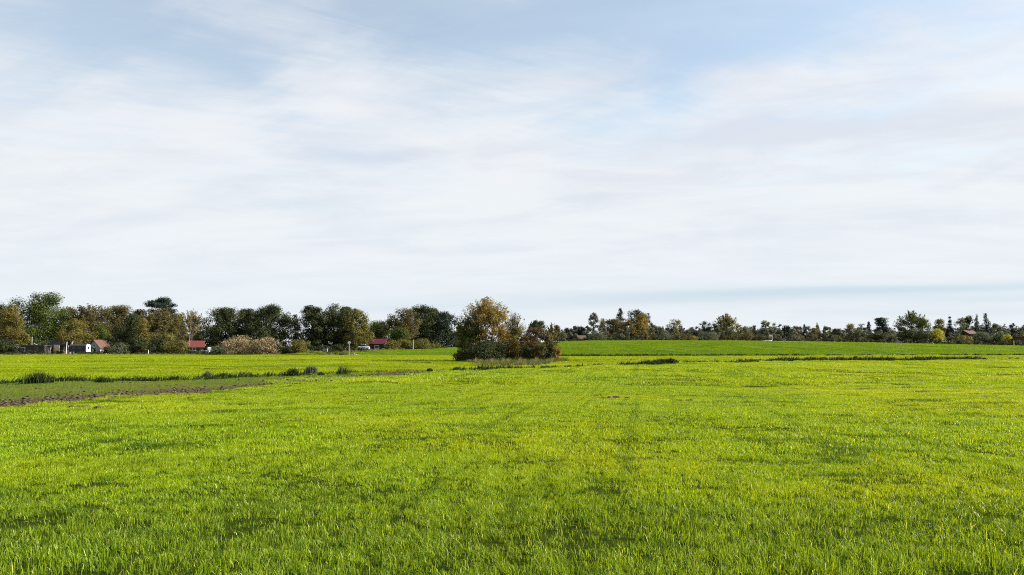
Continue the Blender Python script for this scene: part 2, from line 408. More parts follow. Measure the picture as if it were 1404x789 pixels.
# ------------------------------------------------------------------ leaf colours
LM = dict(
    dark=leaf_mat('dark_leaves', (.010, .016, .006), (.06, .07, .026), .22, (.12, .13, .06), alt=.06),
    blue=leaf_mat('blue_green_needles', (.014, .022, .017), (.03, .045, .03), .12, (.07, .09, .06), alt=.05),
    green=leaf_mat('green_leaves', (.025, .045, .010), (.09, .115, .022), .32, (.18, .15, .03), alt=.08),
    olive=leaf_mat('olive_leaves', (.045, .047, .012), (.17, .155, .045), .35, (.24, .16, .05), alt=.1),
    brown=leaf_mat('brown_leaves', (.044, .040, .016), (.145, .118, .048), .35, (.12, .13, .04), alt=.14),
    ochre=leaf_mat('ochre_leaves', (.075, .068, .018), (.20, .168, .045), .4, (.14, .14, .03), alt=.12),
    gold=leaf_mat('golden_brown_leaves', (.10, .072, .02), (.30, .205, .06), .38, (.10, .13, .03), alt=.2),
    rust=leaf_mat('rust_leaves', (.055, .036, .019), (.165, .102, .052), .35, (.10, .10, .03), alt=.12),
    pale=leaf_mat('pale_leaves', (.11, .095, .05), (.25, .21, .11), .35, (.33, .28, .18), alt=.1),
    pink=leaf_mat('pinkish_seed_heads', (.16, .12, .075), (.36, .27, .18), .3, (.10, .11, .04), alt=.25),
    yellow=leaf_mat('yellow_leaves', (.20, .19, .03), (.42, .38, .06), .4, (.14, .17, .03), alt=.1),
    grey=leaf_mat('grey_green_leaves', (.045, .055, .035), (.12, .13, .085), .3, (.18, .17, .12), alt=.1),
    straw=leaf_mat('dry_straw', (.13, .11, .05), (.32, .26, .14), .35, (.14, .17, .04), alt=.25),
    weed=leaf_mat('weed_leaves', (.009, .017, .005), (.04, .06, .012), .25, (.16, .18, .06), alt=.1),
)
BARK = dict(dark=solid_mat('dark_bark', (.05, .04, .03), (.10, .085, .06), .9, 6., stretch=(1, 1, .25)),
            pale=solid_mat('pale_bark', (.34, .28, .21), (.15, .12, .09), .85, 5., stretch=(1, 1, .3)),
            grey=solid_mat('grey_bark', (.14, .12, .10), (.07, .06, .05), .9, 6., stretch=(1, 1, .25)))

# ------------------------------------------------------------------ trees
def prof(shape, t):
    if shape == 'round': return np.clip(1 - np.abs(2 * t - .86) ** 2.6 * np.where(t > .43, .78, 1.), 0, 1) ** .6 + .05
    if shape == 'dome': return np.clip(1 - t ** 3.2, 0, 1) ** .5 * (.88 + .12 * np.sin(t * PI)) + .03
    if shape == 'oval': return np.sqrt(np.clip(1 - (2 * t - 1) ** 2, 0, 1)) * (1 - .28 * np.abs(t - .35)) + .04
    if shape == 'cone': return (1 - t) ** .85 * .95 + .05
    if shape == 'column': return np.clip(1 - np.abs(2 * t - .9) ** 3, 0, 1) * .9 + .1
    if shape == 'fan': return .35 + .65 * np.sin(np.clip(t * 1.15, 0, 1) * PI * .62) * np.clip((1.06 - t) * 4, 0, 1) ** .5
    if shape == 'umbrella': return np.clip((1 - t) * 3, 0, 1) ** .6 * (.55 + .45 * t)
    if shape == 'pine': return (1 - .55 * t) * (.55 + .45 * (np.sin(t * 5.2 * PI + .5) > -.25))
    return np.ones_like(t)
def crown(seed, shape, W, H, n, leaf, nclump, rc, zb, squash=.75, hollow=.35, droop=0., lift=0., spray=0):
    r = np.random.RandomState(seed); HC = H - zb
    ph = r.uniform(0, 6.28, 6)
    t = r.uniform(.02, .97, nclump); p = prof(shape, t)
    keep = r.uniform(0, 1, nclump) < (.25 + .75 * p / p.max()); t = t[keep]; p = p[keep]; k = len(t)
    a = r.uniform(0, 2 * PI, k); q = np.sqrt(r.uniform(hollow ** 2, 1, k))
    lump = 1 + .16 * np.sin(2 * a + ph[0] + 4 * t) + .12 * np.sin(3 * a + ph[1] - 5 * t) + .1 * r.normal(size=k)
    Rc = rc * W * r.uniform(.6, 1.25, k)
    if shape in ('cone', 'column'): Rc = 1.25 * rc * W * r.uniform(.7, 1.2, k) * (.3 + .7 * p / p.max())
    rad = np.maximum(W * .5 * p * lump - Rc * .75, 0) * q
    C = np.stack([np.cos(a) * rad, np.sin(a) * rad, zb + t * HC], 1)
    C[:, 2] = np.minimum(C[:, 2], H - Rc * squash * .9)
    wts = Rc ** 2 / (Rc ** 2).sum(); ci = r.choice(k, n, p=wts)
    d = r.normal(size=(n, 3)); d /= np.linalg.norm(d, axis=1)[:, None]
    rho = r.uniform(0, 1, n) ** .45 * r.choice([1, 1, 1, 1, 1.12], n)
    Lp = C[ci] + d * (Rc[ci] * rho)[:, None] * np.array([1, 1, squash])
    if droop: Lp[:, 2] -= droop * r.uniform(0, 1, n) ** 2 * HC * .3
    q95 = np.percentile(np.hypot(Lp[:, 0], Lp[:, 1]), 96); kx = W * .5 / q95 * .98; Lp[:, :2] *= kx; C[:, :2] *= kx
    top = np.percentile(Lp[:, 2], 99.7); kz = (H - zb * .5) / (top - zb * .5); Lp[:, 2] = zb * .5 + (Lp[:, 2] - zb * .5) * kz; C[:, 2] = zb * .5 + (C[:, 2] - zb * .5) * kz
    Lp[:, 2] = np.maximum(Lp[:, 2], .05)
    SP = []
    if spray:
        core = n - n // 4; f_ = .86
        Lp[:, :2] *= f_ + .03; Lp[:, 2] = Lp[:, 2] * f_; C[:, :2] *= f_ + .03; C[:, 2] *= f_
        for q_ in range(spray):
            aa = r.uniform(0, 2 * PI); ee = r.uniform(-.05, PI / 2) if q_ % 3 else r.uniform(.6, PI / 2)
            o0 = np.array([0, 0, zb + HC * .3]); tip = np.array([math.cos(aa) * math.cos(ee) * W * .52, math.sin(aa) * math.cos(ee) * W * .52, zb + HC * (.3 + .70 * math.sin(ee))]) * np.array([1, 1, 1.])
            tip = o0 + (tip - o0) * r.uniform(.9, 1.03); SP.append((o0 + (tip - o0) * .45, tip))
        li = r.randint(0, spray, n - core); A0 = np.array([a_[0] for a_ in SP]); A1 = np.array([a_[1] for a_ in SP])
        tt = r.uniform(.35, 1.02, n - core)[:, None]
        Lp[core:] = A0[li] + (A1[li] - A0[li]) * tt + r.normal(0, 1, (n - core, 3)) * (W * .022 * (1.5 - tt))
    # leaves face roughly outward from their clump, like real foliage shells
    nrm = d + r.normal(0, .38, (n, 3)) + np.array([0, 0, .35]); nrm /= np.linalg.norm(nrm, axis=1)[:, None]
    h = r.normal(size=(n, 3)); ax = np.cross(nrm, h); ax /= np.linalg.norm(ax, axis=1)[:, None]; bx = np.cross(nrm, ax)
    s = leaf * r.uniform(.55, 1.35, n)[:, None]
    v = np.stack([Lp - ax * s * .5, Lp + bx * s * .32 + nrm * s * .06, Lp + ax * s * .5, Lp - bx * s * .32 + nrm * s * .06], 1).reshape(-1, 3)
    f = np.arange(n * 4).reshape(-1, 4)
    crnd = r.uniform(0, 1, k)
    rnd = np.clip(.35 * r.uniform(0, 1, n) + .65 * crnd[ci], 0, 1)
    if spray: return v, f, rnd, C, Rc, SP
    return v, f, rnd, C, Rc
COUNT = [0]
def tree(name, label, cat, u, vtop, wpx, Y, leafmat, shape='round', zb=.18, bark='dark', dens=1., leaf=None, rc=.2, ncl=46, trunk_r=None,
         group=None, stems=1, twigs=0, squash=.8, hollow=.15, droop=0., lean=0., rz=None, spray=0):
    if shape == 'round' and 120 < Y < 200: shape = 'dome'; zb *= .6
    COUNT[0] += 1; seed = 1000 + COUNT[0] * 7
    r = random.Random(seed)
    x, y, z = place(u, Y); H = height_for(u, vtop, Y); W = wpx / F * Y * (1.2 if Y > 120 else 1.1)
    root = empty(name, (x, y, z), 0.); tag(root, label, cat, group)
    leaf = leaf or max(.12, Y * .0016); ncl = int(ncl * 1.7); rc = rc * .9
    if shape in ('cone', 'column'): ncl *= 3; rc *= .85; squash = 1.1
    n = int(min(42000, dens * 4.4 * W * H * (1 - zb * .8) / (leaf * leaf * .32)))
    n = max(n, 60)
    res = crown(seed, shape, W, H, n, leaf, ncl, rc, H * zb, squash, hollow, droop, 0., spray); v, f, rnd, C, Rc = res[:5]; SP = res[5] if spray else []
    if cat != 'shrub' or stems > 1 or twigs:
        mb = MB(); tr = trunk_r or max(.06, H * .022)
        tops = []
        for s in range(stems):
            a0 = r.uniform(0, 6.28); sp = (.0 if stems == 1 else .12 * W)
            bx, by = math.cos(a0) * sp * .4, math.sin(a0) * sp * .4; tx, ty = math.cos(a0) * sp * 1.6 + lean * H * .2, math.sin(a0) * sp * 1.6
            pts = []; rad = []
            for k in range(6):
                q = k / 5; pts.append((bx + (tx - bx) * q + r.uniform(-.02, .02) * H * (q > 0), by + (ty - by) * q + r.uniform(-.02, .02) * H * (q > 0), -.15 + (H * .84 + .15) * q)); rad.append(tr / math.sqrt(stems) * (1.15 - .95 * q) + .01)
            mb.tube(pts, rad, 7); tops.append(pts)
        order = list(range(len(C))); r.shuffle(order)
        for ci in order[:int(16 + twigs * 14)]:
            c = C[ci]; pts = tops[r.randrange(stems)]
            hz = max(.1 * H, min(c[2] - r.uniform(.12, .3) * W, H * .8)); q = min(.97, (hz + .15) / (H * .84 + .15)); i = min(4, int(q * 5)); g = q * 5 - i
            p0 = Vector(pts[i]).lerp(Vector(pts[i + 1]), g); p3 = Vector(c); pm = p0.lerp(p3, .5) + Vector((r.uniform(-.05, .05) * W, r.uniform(-.05, .05) * W, -.03 * W + r.uniform(-.03, .03) * W))
            r0 = tr * (1.1 - .9 * q) * .5 / math.sqrt(stems) + .012
            mb.tube([p0, pm, p3], [r0, r0 * .6, r0 * .25], 5)
            for _ in range(int(twigs * 5)):
                d = Vector((r.gauss(0, 1), r.gauss(0, 1), abs(r.gauss(0, 1)) + .3)).normalized() * (Rc[ci] * r.uniform(.8, 1.5)); b0 = p0.lerp(p3, r.uniform(.45, 1))
                if b0.z + d.z > H * 1.0: d *= .4
                mb.tube([b0, b0 + d * .5 + Vector((0, 0, .04 * W)), b0 + d], [r0 * .3, r0 * .2, r0 * .1 + .004], 3)
        for a_, b_ in SP:
            m_ = [(a_[i] + b_[i]) / 2 + r.uniform(-.02, .02) * W for i in range(3)]
            mb.tube([a_, m_, b_], [.03, .02, .007], 3)
        mb.build('trunk', BARK[bark], root, smooth=True)
        cr = link('crown', np_mesh('crown', v, f, rnd=rnd), LM[leafmat], root)
    else:
        mb = MB()
        for s in range(5):
            a = r.uniform(0, 6.28); e = (math.cos(a) * W * .25, math.sin(a) * W * .25, H * .6)
            mb.tube([(math.cos(a) * .05, math.sin(a) * .05, -.1), (e[0] * .5, e[1] * .5, H * .35), e], [.05 * H / 2, .03 * H / 2, .012], 5)
        mb.build('stems', BARK[bark], root, smooth=True)
        cr = link('foliage', np_mesh('foliage', v, f, rnd=rnd), LM[leafmat], root)
    return root
def T(*a, **k): return tree('deciduous_tree', a[0], 'tree', *a[1:], **k)
def CF(*a, **k): return tree('conifer_tree', a[0], 'conifer', *a[1:], **k)
def S(*a, **k):
    k.setdefault('shape', 'dome'); k.setdefault('zb', .0); k.setdefault('ncl', 26); k.setdefault('rc', .24)
    return tree('shrub', a[0], 'shrub', *a[1:], **k)

# --- left wood behind the garden plots
GL = 'trees behind the garden plots'
T('olive brown tree half cut off by the left edge, behind the ochre tree', -2, 417, 34, 176, 'olive', 'round', zb=.1, group=GL)
T('ochre yellow tall oval tree at the far left end of the wood', 14, 419, 30, 160, 'ochre', 'oval', zb=.16, group=GL, ncl=60)
T('largest broad green tree of the wood, behind the dark long shed', 53, 402.5, 74, 178, 'green', 'round', zb=.12, ncl=80, rc=.15, group=GL, dens=1.1)
T('small ochre tree with thin pale trunk beside the camper trailer', 101, 438, 40, 155.5, 'ochre', 'dome', zb=.28, bark='pale', ncl=50, rc=.15, dens=.55, group=GL, trunk_r=.09)
T('brown and olive broad tree behind the white gabled cottage', 121, 418, 62, 182, 'brown', 'round', zb=.08, spray=70, ncl=70, rc=.15, group=GL)
S('low round green bush behind the cottage roof', 138, 448, 26, 172, 'green')
T('brown rounded tree between the cottage and the tall dark treetop', 163, 419, 40, 186, 'brown', 'round', zb=.08, group=GL)
T('black green tree with orange tinted top standing right of the cottage', 178, 431, 42, 163, 'dark', 'round', zb=.05, ncl=50, group=GL)
T('yellow green narrow tree leaning on the black green tree', 194, 437, 24, 161.5, 'ochre', 'oval', zb=.08, dens=.55, group=GL)
CF('dark blue green spreading treetop rising above the brown trees', 221, 408.5, 56, 196, 'blue', 'round', zb=.35, ncl=44, rc=.14, squash=.5, group=GL)
T('wide brown olive tree directly below the dark spreading treetop', 217, 423, 62, 183, 'brown', 'round', zb=.05, spray=70, ncl=70, rc=.15, group=GL)
T('pale thin twiggy tree between brown trees and black green pair', 263, 425, 38, 176, 'pale', 'dome', zb=.1, ncl=60, rc=.12, dens=.55, spray=60, twigs=1, bark='grey', group=GL)
S('olive bush left of the red roofed hut', 246, 466, 30, 153, 'olive')
S('green olive bush behind the red roofed hut', 262, 460, 40, 166, 'olive')
S('dark green bush beside the thin white stake', 213, 463, 26, 156, 'dark')
S('olive tall bush right of the thin white stake', 228, 458, 28, 157, 'olive')
S('grey green bush right of the cottage', 163, 470, 22, 152.5, 'grey')
S('small dark bush hiding the foot of the brown tiled roof', 149, 475.5, 18, 151, 'dark')
S('low dark bush under the shaded bluish white gable', 135, 481.5, 14, 150.5, 'dark')
S('low dark bush under the red tiled eave', 270, 481, 22, 150.5, 'dark')
S('dark green bush between cottage bush and white stake', 188, 462, 28, 158, 'dark')
S('dark hedge like bush left of the long shed', 10, 466, 36, 153, 'dark')
S('small grey green bush touching the left end of the long shed', 25, 473, 12, 151.5, 'grey')
S('small ochre bush above the left part of the long shed', 33, 457, 16, 160, 'ochre', dens=.7)
T('left one of the black green tree pair behind the pinkish bushes', 309, 422.5, 66, 167, 'dark', 'dome', zb=.03, ncl=90, rc=.13, dens=1.3, group=GL)
T('right one of the black green tree pair behind the pinkish bushes', 365, 419, 74, 168, 'dark', 'dome', zb=.03, ncl=100, rc=.12, dens=1.3, group=GL)
S('larger left pinkish brown bush in front of the black green trees', 330, 460.5, 46, 149.5, 'pink', ncl=44, rc=.17, bark='grey')
S('smaller right pinkish brown bush in front of the black green trees', 366, 462.5, 34, 149.5, 'pink', ncl=40, rc=.18, bark='grey')
S('grey dim bush between red hut and pinkish bushes', 301, 473, 26, 153, 'grey', dens=.7)
CF('thin dark tree filling the gap between two dark tree masses', 404, 432, 16, 176, 'dark', 'oval', zb=.1, dens=.6, group=GL)
S('small round olive bush under the gap in the dark trees', 411, 465.5, 24, 151, 'olive', bark='grey')
S('flat dark bush left of the small round olive bush', 392, 476, 16, 152, 'dark')
T('dark green tree with pointed top right of the gap', 428, 420, 40, 168, 'dark', 'oval', zb=.04, ncl=70, rc=.16, dens=1.3, group=GL)
T('dark green tree between pointed tree and olive tree', 457, 419, 50, 171, 'dark', 'dome', zb=.03, ncl=80, rc=.14, dens=1.3, group=GL)
T('olive sunlit tree above the round white sign', 487, 424.5, 42, 170, 'olive', 'dome', zb=.04, ncl=70, rc=.15, dens=1.2, group=GL)
T('low green tree farther back above the maroon roof', 518, 440, 46, 205, 'green', 'dome', zb=.05, ncl=50, group=GL)
S('dark green tall bush behind the maroon roofed hut', 510, 452, 40, 182, 'dark')
T('brown tinged tree right of the maroon roofed hut', 552, 424, 40, 182, 'brown', 'oval', zb=.06, ncl=60, rc=.15, group=GL)
T('dark rounded tree with grey highlights behind the olive bushes', 578, 419.5, 56, 190, 'dark', 'dome', zb=.04, ncl=90, rc=.13, dens=1.2, group=GL)
T('dark tree sloping down toward the central thicket', 606, 428, 46, 192, 'blue', 'dome', zb=.04, ncl=80, rc=.14, dens=1.2, group=GL)
S('green leafy bush under the brown tinged tree', 548, 450, 30, 178, 'green')
S('olive bush touching the right end of the maroon roof', 538, 466.5, 22, 170, 'olive')
S('olive bush left of the round topped olive bush', 555, 465, 16, 172, 'olive')
S('round topped olive bush at the right end of the garden plots', 579, 464.5, 26, 173, 'olive', ncl=40, rc=.18)
S('low yellow olive bush trailing off to the field edge', 591, 472, 14, 176, 'olive')
S('dark low thicket behind the left side of the central tree', 628, 455, 36, 200, 'dark')

T('brown treetop between the largest green tree and brown olive tree', 92, 422, 34, 190, 'brown', 'dome', zb=.05, ncl=50, rc=.15, group=GL)
T('olive treetop showing over the cottage between two brown trees', 143, 421, 44, 196, 'olive', 'dome', zb=.05, ncl=50, rc=.15, group=GL)
T('olive brown treetop left of the dark spreading treetop', 192, 425, 36, 193, 'brown', 'dome', zb=.05, ncl=50, rc=.15, group=GL)
T('olive treetop between the wide brown tree and the pale twiggy tree', 244, 430, 28, 188, 'olive', 'dome', zb=.05, ncl=40, rc=.17, group=GL)
T('dark treetop joining the black green pair in the middle', 338, 424, 44, 176, 'dark', 'dome', zb=.03, ncl=60, rc=.15, dens=1.2, group=GL)
T('dark treetop between dark green tree and olive sunlit tree', 473, 421.5, 34, 178, 'dark', 'dome', zb=.03, ncl=60, rc=.15, dens=1.2, group=GL)
T('dark treetop joining the two dark trees left of the thicket', 593, 423.5, 40, 198, 'dark', 'dome', zb=.03, ncl=60, rc=.15, dens=1.2, group=GL)
# --- island thicket in mid field
GI = 'trees and bushes of the mid field thicket'
kw = dict(leaf=.15)
T('tall golden brown tree with airy top in the mid field thicket', 666, 408, 78, 90, 'gold', 'dome', zb=.12, bark='pale', ncl=130, rc=.085, dens=.8, spray=170, stems=4, twigs=1.2, trunk_r=.2, group=GI, **kw)
T('green leaning left hand tree of the mid field thicket', 643, 434, 44, 89, 'green', 'round', zb=.16, bark='pale', ncl=60, rc=.13, dens=.75, spray=50, stems=2, twigs=.4, trunk_r=.11, lean=-.4, group=GI, **kw)
T('nearly bare pinkish twiggy tree between golden tree and dark conifer', 705, 428, 34, 91, 'pale', 'fan', zb=.3, bark='grey', ncl=60, rc=.1, dens=.16, spray=70, stems=3, twigs=2.2, trunk_r=.09, group=GI, **kw)
CF('dark green conifer at the right of the mid field thicket', 736, 440, 28, 93, 'dark', 'round', zb=.2, ncl=40, rc=.16, group=GI, **kw)
T('brown twiggy small tree at the right end of the thicket', 757, 443, 26, 94, 'brown', 'round', zb=.15, spray=30, ncl=44, rc=.14, dens=.55, twigs=1, bark='grey', group=GI, **kw)
S('reddish brown bush in front of the dark conifer', 734, 449, 38, 88.5, 'rust', shape='round', ncl=50, rc=.15, dens=.75, stems=3, twigs=.6, group=GI, **kw)
S('olive bush under the nearly bare tree', 706, 448, 38, 90.5, 'olive', ncl=50, rc=.15, dens=.8, group=GI, **kw)
S('black bramble mound under the golden brown tree', 670, 467, 58, 86.5, 'dark', ncl=50, rc=.2, dens=1.3, group=GI, **kw)
S('brown bush on the right shoulder of the bramble mound', 692, 453, 46, 89.5, 'gold', ncl=50, rc=.15, dens=.8, group=GI, **kw)
S('low dark bramble at the left tip of the thicket', 633, 479, 26, 86, 'dark', ncl=34, rc=.2, group=GI, **kw)
S('purple brown low bush between left bramble and bramble mound', 648, 474, 24, 87, 'brown', ncl=34, rc=.2, dens=.8, group=GI, **kw)
S('dark holly like bush below the olive bush', 722, 474, 18, 86.5, 'dark', ncl=26, group=GI, **kw)
S('rust and olive low bush in front of the reddish bush', 741, 472, 26, 86.2, 'brown', ncl=34, rc=.2, dens=.85, group=GI, **kw)
S('brown olive bush filling the right shoulder of the thicket', 751, 457, 26, 88.5, 'brown', ncl=40, rc=.17, dens=.8, group=GI, **kw)
S('narrow dark green bush near the right tip of the thicket', 755, 471, 9, 86, 'dark', ncl=18, shape='oval', group=GI, **kw)
S('low ochre brown bush at the right tip of the thicket', 763, 476, 15, 86.6, 'gold', ncl=26, dens=.8, group=GI, **kw)

# --- far trees beyond the crest
GR = 'trees beyond the far crest'
def far(kind, label, u, v, w, mt, shape='round', Y=262, **k):
    k.setdefault('ncl', 34); k.setdefault('leaf', .34); k.setdefault('group', GR)
    if kind == 'c' and shape in ('round', 'cone', 'oval'): k['zb'] = 0.; w *= 1.1
    (CF if kind == 'c' else T)(label, u, v, w, Y, mt, shape, **k)
far('t', 'small brown tree just right of the mid field thicket', 764, 446, 14, 'brown')
far('t', 'grey green round tree second right of the thicket', 782, 452, 15, 'grey')
far('c', 'thin dark column tree touching the small round dark tree', 793.5, 449, 4.5, 'blue', 'column', zb=.05)
far('c', 'small round dark tree left of the tall pale birch', 800, 449.5, 14, 'blue', 'round', zb=.1)
far('t', 'tall pale birch at the left end of the big far clump', 814, 429, 16, 'grey', 'oval', zb=.15, bark='pale', dens=.6, rc=.17)
far('t', 'short pale tree beside the tall pale birch', 826, 437, 14, 'pale', 'round', dens=.5, twigs=.5, Y=268)
far('t', 'wide orange brown tree at the left of the big far clump', 841, 437.5, 30, 'brown', 'round', zb=.05, ncl=50, rc=.16, Y=256)
far('c', 'dark pointed conifer rising from the big far clump', 851, 424, 22, 'blue', 'cone', zb=.2, Y=270)
far('t', 'small bright orange brown tree in the middle of the big far clump', 863, 438.5, 18, 'gold', 'oval', zb=.08, Y=255)
far('c', 'dark conifer behind the tallest orange tree of the big far clump', 875, 425.5, 24, 'blue', 'round', zb=.2, Y=272)
far('t', 'tallest orange brown tree at the right of the big far clump', 881, 431, 20, 'gold', 'oval', zb=.05, Y=256, ncl=44)
far('t', 'dark airy tree on the right edge of the big far clump', 889, 430, 18, 'dark', 'oval', zb=.1, Y=266, dens=.6, rc=.14)
far('c', 'pair topped small dark conifer near the airy pinkish tree', 909, 448.5, 12, 'blue', 'cone', zb=.05)
far('t', 'airy pinkish tree with bare trunk above the long roof', 926, 438, 19, 'pale', 'umbrella', zb=.3, bark='grey', dens=.38, twigs=.6, rc=.15)
far('t', 'small grey tree over the middle of the long roof', 949, 451, 16, 'grey', 'umbrella', zb=.2, dens=.5)
far('t', 'dark tree with three tufts at the right end of the long roof', 966, 441, 19, 'dark', 'round', zb=.1, dens=.7, rc=.17)
far('t', 'broad tall olive willow standing alone above the crest', 996, 429.5, 34, 'olive', 'oval', zb=.02, spray=50, ncl=70, rc=.13, droop=.6, Y=258, dens=.9)
far('t', 'flat topped twiggy tree right of the olive willow', 1024, 448, 20, 'pale', 'umbrella', zb=.3, dens=.35, twigs=.8, bark='dark')
far('t', 'rounded grey olive tree above the white board', 1050, 440, 20, 'grey', 'round', zb=.12, ncl=44, rc=.15)
far('t', 'thin bare tree just right of the white board', 1063, 443, 9, 'pale', 'oval', zb=.1, dens=.35, twigs=.8)
far('t', 'twin tufted grey green tree beside the thin bare tree', 1070.5, 445, 9, 'grey', 'oval', zb=.1, dens=.7)
far('c', 'broken topped black conifer right of the white board', 1079, 446.5, 13, 'blue', 'round', zb=.05)
far('t', 'pinkish tree between black conifer and dark cone tree', 1095, 448, 13, 'rust', 'round', dens=.6)
far('c', 'small dark cone shaped conifer near the rusty tree', 1103.5, 445.5, 9, 'blue', 'cone', zb=.05)
far('t', 'low rusty orange tree between cone conifer and poplar', 1117, 450, 17, 'rust', 'round', Y=256)
far('c', 'slim taller poplar behind the rusty tree', 1121.5, 443.5, 5.5, 'grey', 'column', zb=.05, Y=275)
far('c', 'slim shorter poplar right of the taller poplar', 1131, 447, 3.6, 'grey', 'column', zb=.05, Y=275)
far('t', 'low dark treetop midway between poplars and pale birch', 1147, 451, 18, 'dark', 'dome')
far('t', 'pale yellow birch with dark tuft at its top', 1168, 444, 18, 'pale', 'round', zb=.1, bark='pale', dens=.7)
far('t', 'bare grey tree right of the pale yellow birch', 1182, 444, 10, 'grey', 'fan', dens=.2, twigs=1.2)
far('c', 'small black round conifer left of the layered pine', 1192, 442, 14, 'blue', 'cone', zb=.05, Y=258)
far('c', 'layered dark pine with flat shelves of needles', 1211, 436, 27, 'blue', 'pine', zb=.3, squash=.35, ncl=40, rc=.2)
far('t', 'tallest leafy green tree on the right skyline', 1252, 427, 42, 'green', 'round', zb=.12, spray=50, ncl=60, rc=.13, dens=.75, twigs=.4)
far('t', 'bare spiky small tree right of the tallest green tree', 1276, 445, 12, 'grey', 'fan', dens=.15, twigs=1.5, Y=272)
far('t', 'olive brown tree left of the slim black spruce', 1291, 438, 19, 'olive', 'oval', zb=.1)
far('c', 'slim black spruce with pointed tip on the right skyline', 1304, 435, 14, 'blue', 'cone', zb=.05, Y=256, dens=1.2)
far('t', 'airy grey tree with light trunk right of the slim spruce', 1319, 436, 15, 'grey', 'oval', zb=.25, bark='pale', dens=.5, twigs=.5)
far('c', 'dark tree rising behind the brick red roof', 1330, 433.5, 17, 'dark', 'oval', zb=.1, Y=272)
far('c', 'ragged black conifer right of the brick red roof', 1341, 433, 15, 'blue', 'cone', zb=.1, Y=272, dens=.8)
far('c', 'spiky black spruce with bare side branches, rightmost of the dark group', 1353, 431, 20, 'blue', 'cone', zb=.1, twigs=.8, dens=.7)
far('t', 'grey low tree right of the spiky black spruce', 1367, 444, 16, 'grey', 'round')
far('t', 'small blue grey treetop near the yellow bush', 1379, 445, 8, 'grey', 'column', zb=.1, Y=300)
far('c', 'blue dark square topped tree near the right edge', 1391, 444, 16, 'blue', 'column', zb=.1, Y=300)
far('t', 'grey green tree cut by the right edge', 1405, 446, 16, 'grey', 'round', Y=300)
def fs(label, u, v, w, mt, Y=244, **k): S(label, u, v, w, Y, mt, leaf=.3, group='bushes along the far crest', **k)
fs('dark round bush in front of the small round dark tree', 791, 464, 14, 'dark', 240)
fs('grey bush left of the orange brown far tree', 820, 456, 22, 'grey')
fs('olive bush under the pair topped small conifer', 912, 457, 22, 'grey')
fs('yellow brown bush below the long roof', 952, 461, 14, 'gold', 238)
fs('grey brown bush at left end of the long roof', 932, 458, 18, 'brown')
fs('grey green bush at right end of the long roof', 972, 455, 26, 'grey')
fs('brown wide bush right of the olive willow', 1026, 455, 30, 'brown')
fs('light green bush right of the white board', 1087, 458, 14, 'grey', 238)
fs('black dense bush in front of the layered pine', 1202, 455, 24, 'dark', 242, dens=1.3)
fs('grey green bush right of the black dense bush', 1221, 458, 20, 'grey')
fs('dark green hedge like bush under the tallest leafy tree', 1244, 452, 28, 'dark')
fs('black green long bush right of the tallest leafy tree', 1266, 454, 32, 'dark', 242)
fs('yellow green bush left of the slim black spruce', 1287, 451, 18, 'yellow', 240, dens=.8)
fs('olive bush below the brick red roof', 1322, 460, 24, 'olive', 240)
fs('grey green bush below the ragged black conifers', 1350, 455, 26, 'grey')
fs('dark green bush beside the small yellow tree', 1372, 456, 18, 'green', 243)
fs('bright yellow small bush beside the dark red shed', 1382.5, 458, 10, 'yellow', 239, dens=.8)

# --- scrub masses (nobody could count these)
def scrub(name, label, spans, mt, leaf, seed, dens=1.):
    r = np.random.RandomState(seed); V = []; Fc = []; R = []; b = 0
    for (u0, u1, Y, hmin, hmax) in spans:
        x0, x1 = float(az(u0)) * Y, float(az(u1)) * Y; n = max(2, int((x1 - x0) / 1.3))
        for i in range(n):
            cx = x0 + (x1 - x0) * (i + r.uniform(0, 1)) / n; cy = Y + r.uniform(-2.5, 2.5)
            hh = r.uniform(hmin, hmax); w = r.uniform(1.6, 3.4)
            v, f, rd, _, _ = crown(r.randint(1e6), 'dome', w, hh, int(dens * 2.2 * w * hh / (leaf * leaf * .32)), leaf, 9, .3, 0.)
            v = v + np.array([cx, cy, float(gz(cx, cy)) - .05]); V.append(v); Fc.append(f + b); R.append(rd * .6 + .4 * r.uniform()); b += len(v)
    o = link(name, np_mesh(name, np.vstack(V), np.vstack(Fc), rnd=np.concatenate(R)), LM[mt]); tag(o, label, 'undergrowth', kind='stuff')
scrub('undergrowth', 'dark undergrowth filling the wood behind the garden plots', [(-40, 295, 194, 5.0, 8.5), (295, 395, 186, 3.5, 6.5), (410, 640, 200, 4.0, 7.0), (-40, 300, 170, 1.5, 4.0), (285, 500, 158, 1.0, 2.4)], 'dark', .34, 71)
scrub('undergrowth', 'low dark weeds and brush along the front of the garden plots', [(-10, 72, 149.8, .5, 1.1), (98, 172, 149.8, .4, .9), (180, 305, 149.8, .5, 1.1), (385, 480, 151.5, .4, .9)], 'dark', .2, 76, .8)
scrub('undergrowth', 'brown and olive scrub at the foot of the wood', [(20, 280, 160, .8, 2.3), (500, 600, 181, .7, 2.0)], 'olive', .28, 72, .7)
scrub('undergrowth', 'grey green scrub line along the far crest', [(768, 1420, 250, 2.6, 5.0), (768, 1420, 262, 3.6, 6.2)], 'grey', .36, 73)
scrub('undergrowth', 'dark hedge line directly behind the crest of the hill', [(770, 1420, 236, .9, 1.9), (768, 1420, 270, 4.0, 6.6)], 'dark', .34, 74)
scrub('undergrowth', 'brown scrub mixed into the far crest hedge', [(890, 1060, 247, 1.5, 3.4), (1080, 1200, 247, 1.2, 3.0), (1300, 1400, 247, 1.5, 3.0)], 'brown', .34, 75, .7)

